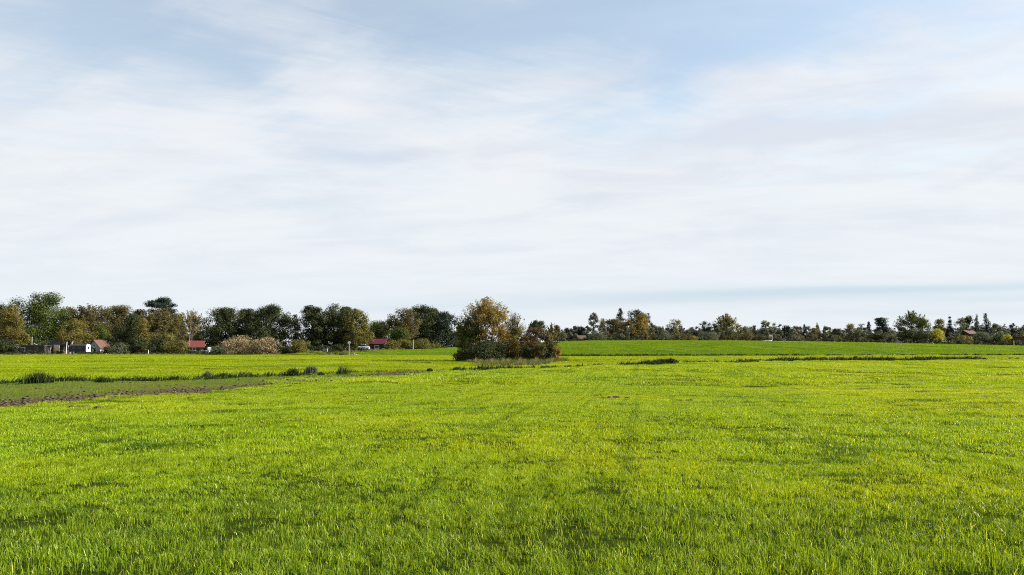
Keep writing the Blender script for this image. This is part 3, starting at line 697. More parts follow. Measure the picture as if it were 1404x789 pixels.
# ------------------------------------------------------------------ weeds, reeds, dry grass, clods
def strewn(name, label, cat, segs, mt, seed, extra=None):
    """segs: (u0,v0,u1,v1,n,h,w,spread_y,lean)"""
    r = np.random.RandomState(seed); PX = []; PY = []; H = []; Wd = []
    for (u0, v0, u1, v1, n, h, w, sp, cl) in segs:
        k = max(1, int(n / 22)); q = np.sort(r.uniform(0, 1, k)); ch = (.3 + 1.1 * r.uniform(0, 1, k) ** 1.6) * h
        ci = r.randint(0, k, n); qq = q[ci] + r.normal(0, .006, n)
        t0, t1 = float(az(u0, v0)), float(az(u1, v1)); d0, d1 = EYE / -float(el(v0)), EYE / -float(el(v1))
        x = t0 * d0 + (t1 * d1 - t0 * d0) * qq; y = d0 + (d1 - d0) * qq
        oy = r.normal(0, sp, k)[ci] + r.normal(0, sp * .25, n); ox = r.normal(0, .12, n)
        PX.append(x + ox); PY.append(y + oy); H.append(ch[ci] * r.uniform(.6, 1.15, n)); Wd.append(np.full(n, w))
    px, py, h, w = map(np.concatenate, (PX, PY, H, Wd))
    me = blades_mesh(name, r, px, py, h, w, 2, lean=.5, z0=gz(px, py)); o = link(name, me, LM[mt]); tag(o, label, cat, kind='stuff'); return o
DP = [(-120, 528), (0, 525), (60, 523.5), (110, 523), (200, 520.5), (300, 518), (360, 516), (420, 514), (480, 511.5), (560, 509), (620, 507.5), (700, 505.5), (770, 503.5), (850, 501), (900, 498.6), (925, 497), (1000, 497), (1060, 495), (1150, 494.4), (1250, 493.8), (1300, 493), (1345, 492), (1404, 491.8), (1440, 491.6)]
nd = [400, 1300, 1000, 1200, 1300, 900, 1000, 1000, 500, 400, 1000, 900, 700, 1500, 1300, 1000, 1500, 4200, 5200, 2800, 2200, 900, 300]
hd = [.34, .30, .30, .26, .26, .32, .26, .22, .18, .18, .30, .24, .24, .34, .5, .22, .3, .42, .46, .46, .42, .26, .22]
strewn('weeds', 'dark ragged weeds lining the ditch across the whole field', 'weeds',
       [(DP[i][0], DP[i][1], DP[i + 1][0], DP[i + 1][1], nd[i], hd[i], .035 if DP[i][0] < 620 else .06, .55 if DP[i][0] < 620 else 1.1, 0) for i in range(len(DP) - 1)], 'weed', 51)
strewn('weeds', 'dark green fringe at the foot of the far green rise', 'weeds',
       [(765, 488.6, 900, 488.4, 4200, .42, .08, 1.2, 0), (900, 488.4, 1100, 487.8, 5200, .38, .08, 1.2, 0), (1100, 487.8, 1290, 487.2, 2200, .26, .08, 1.4, 0), (1290, 487.4, 1404, 487.5, 1800, .34, .08, 1.4, 0)], 'weed', 52)
strewn('dry_grass', 'pale tan dry grass verge along the back edge of the left field', 'dry grass',
       [(385, 486.4, 440, 486.2, 2600, .35, .09, 1.2, 0)], 'straw', 53)
def verge(name, label, us, Y, n, h, w, mt, seed, sp):
    r = np.random.RandomState(seed); u = r.uniform(us[0], us[1], n); yy = np.interp(u, us, Y) + r.normal(0, sp, n)
    x = az(u) * yy; me = blades_mesh(name, r, x, yy, h * (.6 + .5 * np.sin(u * .35) ** 2), w, 2, lean=.5, z0=gz(x, yy)); o = link(name, me, LM[mt]); tag(o, label, 'dry grass', kind='stuff')
verge('dry_grass', 'tan dry grass verge in front of the maroon roofed hut', [440, 570], [149, 176], 5200, .5, .09, 'straw', 54, 1.3)
verge('dry_grass', 'low straw tinged fringe below the garden sheds', [-10, 385], [148, 148], 3200, .28, .09, 'straw', 55, .5)
verge('dry_grass', 'thin pale dry fringe along the crest of the far green rise', [765, 1440], [207, 212], 7000, .2, .1, 'straw', 58, 1.2)
def bank():
    r = np.random.RandomState(57); n = 14000; u = r.uniform(634, 772, n); v = 494.5 + r.uniform(-3, 6.0, n) * np.clip(np.sin((u - 630) / 145 * PI) * 1.4, .15, 1)
    d = EYE / -el(v); x = az(u, v) * d; me = blades_mesh('dry_grass', r, x, d, .5 * (.35 + .9 * (.5 + .25 * np.sin(u * .31) + .25 * np.sin(u * .83 + 1)) ** 1.5), .03, 2, lean=.6, z0=gz(x, d)); o = link('dry_grass', me, LM['straw']); tag(o, 'tangled dry grass bank in front of the mid field thicket', 'dry grass', kind='stuff')
    me = blades_mesh('grass', r, x[:4500] + r.normal(0, .4, 4500), d[:4500] - .6, .4, .035, 2, lean=.5, z0=gz(x[:4500], d[:4500] - .6)); o = link('grass', me, LM['green']); tag(o, 'green rank grass mixed into the bank below the thicket', 'grass', kind='stuff')
bank()
M_CLOD = solid_mat('dark_clod', (.035, .027, .016), (.12, .09, .05), .95, 8., bump=.4)
def lumps(name, label, cat, P, R, seed, m, flat=.55, kind='stuff'):
    r = np.random.RandomState(seed)
    # squashed irregular lumps from a 12-point ico
    g = (1 + 5 ** .5) / 2; iv = np.array([(-1, g, 0), (1, g, 0), (-1, -g, 0), (1, -g, 0), (0, -1, g), (0, 1, g), (0, -1, -g), (0, 1, -g), (g, 0, -1), (g, 0, 1), (-g, 0, -1), (-g, 0, 1)]) / math.hypot(1, g)
    fi = np.array([(0, 11, 5), (0, 5, 1), (0, 1, 7), (0, 7, 10), (0, 10, 11), (1, 5, 9), (5, 11, 4), (11, 10, 2), (10, 7, 6), (7, 1, 8), (3, 9, 4), (3, 4, 2), (3, 2, 6), (3, 6, 8), (3, 8, 9), (4, 9, 5), (2, 4, 11), (6, 2, 10), (8, 6, 7), (9, 8, 1)])
    n = len(P); V = iv[None] * (R[:, None] * r.uniform(.55, 1.3, (n, 12)))[:, :, None] * np.array([1.2, 1, flat]); V = V + P[:, None, :]
    Fc = (np.arange(n) * 12)[:, None, None] + fi[None]
    o = link(name, np_mesh(name, V.reshape(-1, 3), Fc.reshape(-1, 3)), m); tag(o, label, cat, kind=kind); return o
def clods():
    r = np.random.RandomState(61); n = 1500
    u = r.uniform(-60, 610, n); t = az(u, 535); b = Yb(t)
    wid = np.interp(u, [-60, 0, 160, 300, 480, 610], [1.2, 1.8, 2.6, 2.8, 3.6, 2.2])
    y = b + r.normal(0, .5, n) * wid + wid * .15; x = t * y
    R = .02 + .05 * r.uniform(0, 1, n) ** 3 + .0005 * y
    kk = np.sin(u * .21) + np.sin(u * .077 + 1) + r.normal(0, .8, n) > -.3; x, y, R = x[kk], y[kk], R[kk]
    P = np.stack([x, y, gz(x, y) + R * .25], 1); lumps('dirt_clods', 'dark turned clods of earth along the bare soil band', 'soil', P, R, 62, M_CLOD)
    n = 150; u = r.uniform(-60, 600, n); t = az(u, 530); a, b = Yb(t), Yd(t); y = a + (b - a) * r.uniform(.2, 1, n); x = t * y; R = .03 + .05 * r.uniform(0, 1, n) ** 3
    P = np.stack([x, y, gz(x, y) + R * .2], 1); lumps('dirt_clods', 'scattered small clods on the dull strip beside the ditch', 'soil', P, R, 63, M_CLOD)
clods()
GM = 'dark clods lying in the near field'
for lab, u, v, R in [('long dark clod lying in the crop just below the soil band at left', 109, 560, .13), ('left one of two dark clods side by side in mid field', 833, 548, .12), ('right one of two dark clods side by side in mid field', 851, 547, .12),
                     ('small dark clod nearest the ditch, below the dark reeds', 952, 508.5, .14), ('dark flat clod right of the two paired clods', 936, 551, .11)]:
    x, y = ground_point(u, v); z = float(gz(x, y)); r = np.random.RandomState(int(u)); k = 7
    P = np.stack([r.normal(0, R, k) * 1.5 + x, r.normal(0, R * .5, k) + y, np.full(k, z + .03)], 1)
    o = lumps('earth_clod', lab, 'clod', P - [x, y, z], np.full(k, R * .7), int(u), M_CLOD, .5, kind=None); o.location = (x, y, z); o['group'] = GM

def weed_clump(label, u, v, wpx, hpx, mt, n, bw, seed, name='weed_clump', cat='weed clump', leafy=0, stalks=None):
    x, y = ground_point(u, v); z = float(gz(x, y)); W = wpx / F * y; H = hpx / F * y; r = np.random.RandomState(seed)
    root = empty(name, (x, y, z)); tag(root, label, cat)
    px = r.normal(0, W * .24, n); py = r.normal(0, W * .2, n); px = np.clip(px, -W * .5, W * .5)
    me = blades_mesh('stems', r, px, py, H * 1.0 * (1 - .35 * (np.abs(px) / W * 2) ** 2), bw, 3, lean=.3, wind=(.05, 0)); link('stems', me, LM[mt], root)
    if leafy:
        vv, f, rd, _, _ = crown(seed, 'dome', W, H * .92, leafy, bw * 2.2, 16, .26, 0.); link('leaves', np_mesh('leaves', vv, f, rnd=rd), LM[mt], root)
    for sx in (stalks or []):
        mb = MB(); mb.tube([(sx * W, -W * .32, -.03), (sx * W + .01, -W * .34, H * .5), (sx * W, -W * .33, H * .85)], [.014, .016, .012], 5); mb.build('stalk', LM['straw'], root)
weed_clump('dark rounded clump of weeds beside the boxy grey green clump', 401, 516, 22, 12, 'weed', 160, .03, 81, leafy=700)
weed_clump('boxy grey green weed clump with two pale stalks by the ditch', 426, 514.5, 17, 13, 'grey', 220, .03, 82, leafy=700, stalks=(-.22, -.02))
weed_clump('tiny dark clump right of the boxy grey green clump', 440, 515, 11, 5, 'weed', 90, .03, 83, leafy=200)
weed_clump('loose thin weed clump at the start of the soil band', 471, 514, 18, 13, 'weed', 170, .018, 84, leafy=80)
weed_clump('wide dark weed clump on the left ditch bank', 52, 526, 34, 16, 'weed', 500, .022, 85, leafy=300)
weed_clump('low dark weed clump in the ditch right of the wide clump', 143, 524.5, 26, 8, 'weed', 300, .022, 86, leafy=200)
weed_clump('sprawling pale tipped weed clump above the strip at left of centre', 284, 518, 15, 10, 'grey', 170, .018, 87, leafy=60)
weed_clump('dark rounded weed clump right of the pale tipped weeds', 308, 519, 18, 8, 'weed', 200, .022, 88, leafy=260)
weed_clump('small dark clump in the ditch left of the mid field thicket', 589, 510, 9, 5, 'weed', 120, .03, 89, leafy=100)
weed_clump('low dark clump below the left bramble of the thicket', 626, 508, 12, 5, 'weed', 120, .03, 93, leafy=100)
weed_clump('tall dark reed clump standing in the ditch right of the thicket', 908, 499.5, 28, 7.5, 'weed', 700, .035, 90, name='reed_clump', cat='reed clump')
weed_clump('densest black end of the reeds in the ditch', 920, 499, 13, 8, 'dark', 380, .04, 91, name='reed_clump', cat='reed clump', leafy=120)
weed_clump('sparse low reeds left of the tall dark reed clump', 888, 500.5, 24, 7, 'weed', 420, .03, 92, name='reed_clump', cat='reed clump')
weed_clump('single taller weed rising from the ditch line at far right', 1173, 495, 5, 7, 'weed', 60, .04, 94, leafy=60)

# ------------------------------------------------------------------ buildings and garden things
W_DARK = solid_mat('tarred_boards_and_shaded_side', (.03, .028, .026), (.06, .055, .05), .8, 4., stretch=(6, 6, .4))
W_BROWN = solid_mat('brown_boards', (.07, .045, .03), (.12, .08, .05), .8, 4., stretch=(6, 6, .4))
W_WHITE = solid_mat('white_render', (.36, .38, .42), (.26, .28, .32), .8, 2.)  # white wall toned bluish grey, the gable's shade put into its colour
W_CREAM = solid_mat('cream_panel', (.62, .50, .32), (.5, .4, .26), .7, 3.)
W_GREEN = solid_mat('green_boards', (.03, .06, .035), (.05, .09, .05), .8, 3.)
PAINT = solid_mat('white_paint', (.82, .83, .85), (.68, .70, .74), .4, 2.)
FELT = solid_mat('grey_roofing_felt', (.20, .20, .20), (.12, .12, .12), .9, 4.)
TILE_R = solid_mat('red_tiles', (.165, .04, .034), (.10, .026, .022), .7, 9., stretch=(1, 3, 3))
TILE_M = solid_mat('maroon_tiles', (.14, .02, .032), (.09, .014, .02), .7, 9., stretch=(1, 3, 3))
TILE_B = solid_mat('weathered_brown_tiles', (.13, .068, .046), (.085, .046, .034), .8, 6.)
TILE_D = solid_mat('dark_slate', (.035, .035, .045), (.06, .06, .075), .6, 6.)
GLASS = solid_mat('window_glass', (.02, .025, .03), (.04, .045, .05), .12, 1., spec=.6)
STEEL = solid_mat('galvanised_steel', (.5, .5, .5), (.36, .36, .36), .45, 5., metal=.6)
WOODG = solid_mat('grey_weathered_wood', (.36, .34, .31), (.22, .20, .18), .85, 5., stretch=(1, 1, .3))
RUBBER = solid_mat('tyre_rubber', (.02, .02, .02), (.03, .03, .03), .8)
BRICK = solid_mat('red_brown_wall', (.10, .035, .025), (.06, .025, .02), .85, 5.)
BLUEW = solid_mat('blue_grey_wall', (.11, .12, .16), (.08, .09, .12), .8, 2.)

def window(parent, x, z, w, h, y):       # on a wall facing -y
    fr = MB(); t = .07
    fr.box(x - w / 2 - t, x - w / 2, y - .06, y - .003, z - t, z + h + t); fr.box(x + w / 2, x + w / 2 + t, y - .06, y - .003, z - t, z + h + t)
    fr.box(x - w / 2, x + w / 2, y - .06, y - .003, z + h, z + h + t); fr.box(x - w / 2, x + w / 2, y - .06, y - .003, z - t, z)
    wd = fr.build('window', PAINT, parent); p = MB(); p.box(x - w / 2, x + w / 2, y - .03, y - .003, z, z + h); p.build('pane', GLASS, wd); return wd
def door(parent, x, w, h, y, m):
    d = MB(); d.box(x - w / 2, x + w / 2, y - .06, y - .003, .05, h); dd = d.build('door', m, parent)
    k = MB(); k.box(x + w * .32, x + w * .40, y - .11, y - .06, h * .48, h * .53); k.build('handle', STEEL, dd)
def gable_hut(name, label, cat, u, Y, L, D, hw, hr, rz, wall, roof, along='x', over=.25, doors=(), wins=(), chimney=False):
    """ridge along local x (eave side faces -y) or along y (gable faces -y)"""
    x, y, z = place(u, Y); root = empty(name, (x, y, z - .05), rz); tag(root, label, cat)
    w = MB(); r = MB(); t = .12
    if along == 'x':
        w.prism([(-D / 2, 0), (D / 2, 0), (D / 2, hw), (0, hr - .02), (-D / 2, hw)], -L / 2, L / 2, 'x'); s = (hr - hw) / (D / 2); e = D / 2 + over; ze = hw - s * over
        r.prism([(-e, ze + .01), (0, hr + .01), (e, ze + .01), (e, ze + t), (0, hr + t + .01), (-e, ze + t)], -L / 2 - over, L / 2 + over, 'x')
    else:
        w.prism([(-L / 2, 0), (L / 2, 0), (L / 2, hw), (0, hr - .02), (-L / 2, hw)], -D / 2, D / 2, 'y'); s = (hr - hw) / (L / 2); e = L / 2 + over; ze = hw - s * over
        r.prism([(-e, ze + .01), (0, hr + .01), (e, ze + .01), (e, ze + t), (0, hr + t + .01), (-e, ze + t)], -D / 2 - over, D / 2 + over, 'y')
    w.build('wall', wall, root); ro = r.build('roof', roof, root)
    if chimney: c = MB(); c.box(-.2 + L * .2, .2 + L * .2, -.2, .2, hr - .3, hr + .6); c.build('chimney', BRICK, ro)
    for a in doors: door(root, a[0], a[1], a[2], -D / 2, a[3])
    for a in wins: window(root, a[0], a[1], a[2], a[3], -D / 2)
    return root
def flat_shed(name, label, cat, u, Y, L, D, h, rz, wall, roof, doors=(), wins=(), slope=.15):
    x, y, z = place(u, Y); root = empty(name, (x, y, z - .05), rz); tag(root, label, cat)
    w = MB(); w.prism([(-D / 2, 0), (D / 2, 0), (D / 2, h - slope), (-D / 2, h)], -L / 2, L / 2, 'x'); w.build('wall', wall, root)
    r = MB(); r.prism([(-D / 2 - .2, h + .02), (D / 2 + .2, h - slope - .02), (D / 2 + .2, h - slope + .08), (-D / 2 - .2, h + .12)], -L / 2 - .2, L / 2 + .2, 'x'); r.build('roof', roof, root)
    for a in doors: door(root, a[0], a[1], a[2], -D / 2, a[3])
    for a in wins: window(root, a[0], a[1], a[2], a[3], -D / 2)
    return root
def post(name, label, cat, u, Y, vtop, rad, m, lean=(0, 0)):
    x, y, z = place(u, Y); H = height_for(u, vtop, Y); mb = MB(); mb.tube([(0, 0, -.2), (lean[0] * .5, lean[1] * .5, H * .5), (lean[0], lean[1], H)], [rad, rad, rad * .9], 8)
    o = mb.build(name, m); o.location = (x, y, z); tag(o, label, cat); return o

flat_shed('garden_shed', 'long black shed with flat grey roof at the left field edge', 'shed', 47, 153, 5.2, 2.6, height_for(47, 473.6, 151.5), .0, W_DARK, FELT,
          doors=((1.2, .85, 1.6, W_BROWN),), wins=((-1.4, .75, .8, .6),))
# tilted pale board on the shed roof
x, y, z = place(52.5, 153); mb = MB(); mb.prism([(-.32, 0), (-.28, .0), (.30, -.30), (.26, -.30)], -.03, .03, 'y')
mb = MB(); mb.tube([(-.34, 0, .30), (.34, 0, .04)], [.045, .045], 4); o = mb.build('loose_board', PAINT); o.location = (x, y - .9, z + height_for(47, 473.6, 151.5) + .02); tag(o, 'short white board lying tilted on the flat shed roof', 'board')
post('fence_post', 'grey post standing behind the long black shed', 'post', 43.2, 156, 462, .09, WOODG)
gable_hut('garden_hut', 'dark open hut with cream side panel beside the black shed', 'hut', 83, 156, 2.9, 2.4, 1.9, 2.75, -.1, W_BROWN, W_DARK, 'x', doors=((.9, .8, 1.65, W_DARK),))
x, y, z = place(77.5, 154); mb = MB(); mb.box(-.55, .55, -.04, .04, .72, 1.85)
for sx in (-.5, .5): mb.box(sx - .04, sx + .04, -.03, .03, -.1, .72)
o = mb.build('cream_panel', W_CREAM); o.location = (x, y, z); tag(o, 'sunlit cream board panel on legs in front of the dark hut', 'panel')
post('fence_post', 'white slightly leaning post in front of the dark hut', 'post', 90.5, 153.5, 469, .07, PAINT, (.12, 0))
post('fence_post', 'pale crooked post between shed and cream panel', 'post', 68.5, 153, 475.5, .09, WOODG, (.15, 0))
post('fence_post', 'pale short post right of the leaning white post', 'post', 94.5, 153, 474, .07, WOODG, (-.15, 0))
# white cloth / sheet shape hung by the small ochre tree
x, y, z = place(97, 154); mb = MB(); mb.prism([(-.42, 1.55), (-.1, 1.75), (.2, 2.45), (.42, 2.6), (.30, 2.1), (.05, 1.7), (-.25, 1.4)], -.03, .03, 'y'); mb.box(-.02, .02, -.02, .02, -.1, 1.7)
o = mb.build('white_flag', PAINT); o.location = (x, y, z); tag(o, 'white cloth on a short pole left of the camper trailer', 'flag')
# camper trailer
x, y, z = place(109, 152.5); root = empty('camper_trailer', (x, y, z), .05); tag(root, 'camper trailer with dark shaded long side and bright white rounded end', 'trailer')
pr = [(-.85, .55), (.85, .55), (.88, 1.2), (.82, 1.65), (.6, 1.86), (.2, 1.93), (-.2, 1.93), (-.6, 1.86), (-.82, 1.65), (-.88, 1.2)]
mb = MB(); mb.prism(pr, -1.55, 1.55, 'x'); mb.build('body', W_DARK, root)  # dark body colour carries the shade on the trailer's long side
mb = MB(); mb.prism([(a * 1.03, .5 + (b - .55) * 1.04) for a, b in pr], 1.553, 1.66, 'x'); e = mb.build('end_panel', PAINT, root)
mb = MB(); mb.box(1.663, 1.69, -.32, .32, 1.05, 1.5); mb.build('pane', GLASS, e)
for wx in (-1.0, .1): mb = MB(); mb.box(wx, wx + .7, -.91, -.885, 1.05, 1.45); mb.build('window', GLASS, root)
for sy in (-.8, .8): mb = MB(); mb.tube([(0, sy - .09, .3), (0, sy + .09, .3)], [.3, .3], 14); mb.build('wheel', RUBBER, root)
mb = MB(); mb.tube([(-1.55, 0, .5), (-2.3, 0, .45)], [.05, .04], 6); mb.tube([(-2.2, 0, .45), (-2.2, 0, 0)], [.04, .04], 6); mb.tube([(-1.3, 0, .55), (-1.3, 0, 0)], [.05, .05], 6); mb.build('tow_bar', STEEL, root)
gable_hut('cottage', 'small cottage with shaded bluish white gable and brown tiled roof', 'cottage', 136.5, 158, 3.0, 2.9, 1.35, 2.75, -.28, W_WHITE, TILE_B, 'y', doors=(), wins=((.1, 1.6, .45, .4), (.35, .45, .6, .5)))
flat_shed('lean_to', 'dark green lean-to joined under the cottage gable at left', 'shed', 124, 155.5, 1.0, 1.6, 1.3, .3, W_GREEN, W_GREEN)
x, y, z = place(141, 150.5); P = np.array([(0, 0, .12), (.3, .05, .1), (.62, 0, .13), (-.25, .04, .1)]); o = lumps('white_stones', 'few white stones on the verge below the cottage', 'stones', P, np.array([.13, .1, .14, .09]), 5, PAINT, .7, None); o.location = (x, y, z)
post('stake', 'thin white stake at the field edge left of the red hut', 'stake', 203.6, 149.5, 480, .06, PAINT)
gable_hut('garden_hut', 'dark hut with bright red tiled roof behind the left field', 'hut', 269, 157, 2.6, 2.8, 1.5, 2.55, .38, W_DARK, TILE_R, 'x', doors=((.75, .7, 1.4, W_BROWN),), wins=((-.4, .75, .6, .5),))
post('pole', 'taller grey pole rising left of the red roof', 'pole', 259.6, 155.5, 460, .07, WOODG)
post('pole', 'thin grey pole just behind the taller pole at the red roof', 'pole', 262.6, 160.5, 459, .05, WOODG)
x, y, z = place(287.5, 153); root = empty('garden_chair', (x, y, z), .5); tag(root, 'white garden chair right of the red roofed hut', 'chair')
mb = MB(); mb.box(-.3, .3, -.3, .3, .42, .48); mb.build('seat', PAINT, root)
mb = MB(); mb.prism([(-.3, .483), (.3, .483), (.34, 1.25), (.2, 1.38), (-.2, 1.38), (-.34, 1.25)], .26, .31, 'y'); mb.build('backrest', PAINT, root)
for sx in (-.26, .26):
    for sy in (-.26, .26): mb = MB(); mb.box(sx - .03, sx + .03, sy - .03, sy + .03, -.02, .418); mb.build('leg', PAINT, root)
x, y, z = place(279, 153.2); mb = MB(); mb.box(-.5, .5, -.35, .35, .68, .74)
root = empty('garden_table', (x, y, z), .2); tag(root, 'pale garden table under the eave of the red roofed hut', 'table'); mb.build('tabletop', PAINT, root)
for sx in (-.42, .42):
    for sy in (-.28, .28): mb = MB(); mb.box(sx - .03, sx + .03, sy - .03, sy + .03, -.02, .677); mb.build('leg', WOODG, root)
# round sign on a post
x, y, z = place(478.6, 147); H = height_for(478.6, 470, 147); root = empty('road_sign', (x, y, z)); tag(root, 'round white sign on a thin pale post at the field edge', 'sign')
mb = MB(); mb.tube([(0, 0, -.2), (0, 0, H + .15)], [.06, .055], 8); mb.build('post', STEEL, root)
mb = MB(); mb.prism([(math.cos(a * PI / 12) * .26, H + math.sin(a * PI / 12) * .26) for a in range(24)], -.10, -.07, 'y'); mb.build('sign_plate', PAINT, root)
x, y, z = place(483.5, 147.3); P = np.array([(0, 0, .1), (.3, .05, .14), (.6, 0, .1), (.9, .04, .08), (-.25, .02, .08)]); o = lumps('pale_stones', 'pale stones heaped beside the round white sign', 'stones', P, np.array([.16, .2, .15, .12, .12]), 6, W_CREAM, .7, None); o.location = (x, y, z)
gable_hut('garden_hut', 'dark hut with maroon roof near the round white sign', 'hut', 517, 172, 3.9, 3.2, 1.5, 2.45, -.12, W_DARK, TILE_M, 'x', doors=((-1.1, .8, 1.4, W_BROWN),), wins=((.4, .5, .9, .6),))
# small white vehicle-like cabin
x, y, z = place(498.6, 165); root = empty('parked_car', (x, y, z + .0), .1); tag(root, 'white car partly hidden beside the maroon roofed hut', 'car')
mb = MB(); mb.prism([(-1.15, .45), (1.15, .45), (1.15, .92), (.75, 1.0), (-.9, 1.0), (-1.15, .95)], -.7, .7, 'y'); mb.build('body', PAINT, root, bevel=.04)
mb = MB(); mb.prism([(-.75, 1.003), (.62, 1.003), (.42, 1.28), (-.55, 1.28)], -.62, .62, 'y'); g = mb.build('window', GLASS, root)
mb = MB(); mb.prism([(-.55, 1.283), (.42, 1.283), (.38, 1.36), (-.5, 1.36)], -.6, .6, 'y'); mb.build('roof', PAINT, root)
for wx in (-.72, .72):
    for sy in (-.62, .62): mb = MB(); mb.tube([(wx, sy - .09, .3), (wx, sy + .09, .3)], [.3, .3], 14); mb.build('wheel', RUBBER, root)
post('fence_post', 'grey post between the two olive bushes right of the maroon hut', 'post', 566.5, 170, 466, .13, WOODG)
for lab, u, v, w, h in [('low grey water trough under the dark trees left of the sign', 446, 479, .9, .35), ('flat pale crate under the gap in the dark trees', 391, 480, .9, .3)]:
    x, y, z = place(u, 153); root = empty('water_trough' if 'trough' in lab else 'crate', (x, y, z)); tag(root, lab, 'trough' if 'trough' in lab else 'crate')
    mb = MB(); t = .05; hh = .75
    mb.box(-w / 2, w / 2, -.25, -.25 + t, .3, hh); mb.box(-w / 2, w / 2, .25 - t, .25, .3, hh); mb.box(-w / 2, -w / 2 + t, -.197, .197, .3, hh); mb.box(w / 2 - t, w / 2, -.197, .197, .3, hh); mb.box(-w / 2 + .053, w / 2 - .053, -.197, .197, .3, .35)
    mb.build('box', WOODG, root)
    for sx in (-w / 2 + .08, w / 2 - .08): mb = MB(); mb.box(sx - .04, sx + .04, -.2, .2, -.03, .297); mb.build('leg', WOODG, root)

# far side
zc = float(gz(*place(955, 262)[:2]))
gable_hut('long_building', 'long low building with dark slate roof behind the far bushes', 'building', 950, 272, 21., 8., height_for(950, 458.3, 272), height_for(950, 453.6, 272), 0., BLUEW, TILE_D, 'x', over=.5,
          wins=((-6, 1.4, 1.4, 1.2), (-2, 1.4, 1.4, 1.2), (2, 1.4, 1.4, 1.2), (6, 1.4, 1.4, 1.2)), doors=((0, 1.1, 2.1, W_BROWN),))
gable_hut('far_house', 'low dark roofed house half hidden right of the flat topped tree', 'house', 1046, 274, 9., 7., height_for(1046, 460, 274), height_for(1046, 453, 274), .2, BLUEW, TILE_D, 'x', wins=((-2, 1.3, 1.2, 1.1), (2, 1.3, 1.2, 1.1)))
gable_hut('far_house', 'small pink roofed hut low beside the pale birch clump', 'hut', 797, 246, 2.4, 2.6, height_for(797, 465, 246), height_for(797, 460.5, 246), .3, W_WHITE, TILE_B, 'x', wins=((.3, 1., .6, .5),))
gable_hut('far_house', 'house with brick red roof among the dark conifers', 'house', 1328.5, 252, 3.4, 4.2, height_for(1328, 458, 252), height_for(1328, 453.6, 252), .3, BRICK, TILE_B, 'x', wins=((.6, 1.2, .8, .7),), chimney=True)
flat_shed('garden_shed', 'dark red brown shed at the right edge below the blue dark tree', 'shed', 1397, 240, 4.2, 3., height_for(1397, 462.5, 240), 0., BRICK, TILE_D, doors=((.8, .8, 1.7, W_BROWN),), wins=((-1.0, .9, .7, .6),))
flat_shed('low_wall_shed', 'long pale low cold frame right of the pale yellow birch', 'cold frame', 1178, 236, 5., 1.2, height_for(1178, 467.6, 236), 0., WOODG, WOODG)
flat_shed('low_wall_shed', 'pale low cold frame left of the tallest leafy tree', 'cold frame', 1232, 235, 2.8, 1.2, height_for(1232, 469.2, 235), 0., WOODG, PAINT)
x, y, z = place(1057.5, 232); H = height_for(1057.5, 459.2, 232); root = empty('notice_board', (x, y, z)); tag(root, 'white board on a post above the crest of the far field', 'sign board')
mb = MB(); mb.tube([(.33, 0, -.2), (.33, 0, H)], [.06, .06], 8); mb.build('post', PAINT, root)
mb = MB(); mb.box(-.5, .26, -.03, .03, H - .5, H); mb.build('board', PAINT, root)
for lab, u, w, vt in [('low white plastic wrapped heap left of the white board', 1049.5, 1.3, 467.1), ('short white plastic wrapped heap at the foot of the white board', 1056, .8, 466.8)]:
    x, y, z = place(u, 225); hh = max(.25, height_for(u, vt, 225)); r = np.random.RandomState(int(u)); k = 9
    P = np.stack([r.uniform(-w / 2, w / 2, k), r.uniform(-.3, .3, k), np.full(k, hh * .4)], 1); o = lumps('wrapped_heap', lab, 'heap', P, np.full(k, hh * .62), int(u), PAINT, 1.0, None); o.location = (x, y, z)
x, y = ground_point(739, 495.5); P = np.array([(0, 0, .1)]); o = lumps('pale_stone', 'pale stone in the dry grass below the reddish bush', 'stone', P, np.array([.2]), 9, PAINT, .8, None); o.location = (x, y, float(gz(x, y)))
post('fence_post', 'pale thick post beside the dark red brown shed', 'post', 1390.5, 232, 467, .12, W_CREAM)

# ------------------------------------------------------------------ light and sky
SUN_AZ, SUN_EL = math.radians(80), math.radians(29)     # azimuth to the right of the view direction
sd = Vector((math.sin(SUN_AZ) * math.cos(SUN_EL), math.cos(SUN_AZ) * math.cos(SUN_EL), math.sin(SUN_EL)))
ld = bpy.data.lights.new('sun', 'SUN'); ld.energy = 5.0; ld.angle = math.radians(.6); ld.color = (1, .95, .86)
lo = bpy.data.objects.new('sun', ld); COL.objects.link(lo); lo.rotation_euler = (-sd).to_track_quat('-Z', 'Y').to_euler(); lo.location = (60, 10, 40)
w = bpy.data.worlds.new('World'); scene.world = w; w.use_nodes = True; nt = w.node_tree; nt.nodes.clear()
out = nt.nodes.new('ShaderNodeOutputWorld'); bg = nt.nodes.new('ShaderNodeBackground'); nt.links.new(bg.outputs[0], out.inputs[0]); bg.inputs[1].default_value = .1
sky = nt.nodes.new('ShaderNodeTexSky'); sky.sky_type = 'NISHITA'; sky.sun_disc = False; sky.sun_elevation = SUN_EL; sky.sun_rotation = SUN_AZ
sky.air_density = 1.; sky.dust_density = .6; sky.ozone_density = 1.5
tc = nt.nodes.new('ShaderNodeTexCoord'); D = tc.outputs['Generated']; sx = nt.nodes.new('ShaderNodeSeparateXYZ'); nt.links.new(D, sx.inputs[0])
zz = mathn(nt, 'ADD', mathn(nt, 'MAXIMUM', sx.outputs[2], 0.), .10)
cb = nt.nodes.new('ShaderNodeCombineXYZ'); nt.links.new(mathn(nt, 'DIVIDE', sx.outputs[0], zz), cb.inputs[0]); nt.links.new(mathn(nt, 'DIVIDE', sx.outputs[1], zz), cb.inputs[1]); Pc = cb.outputs[0]
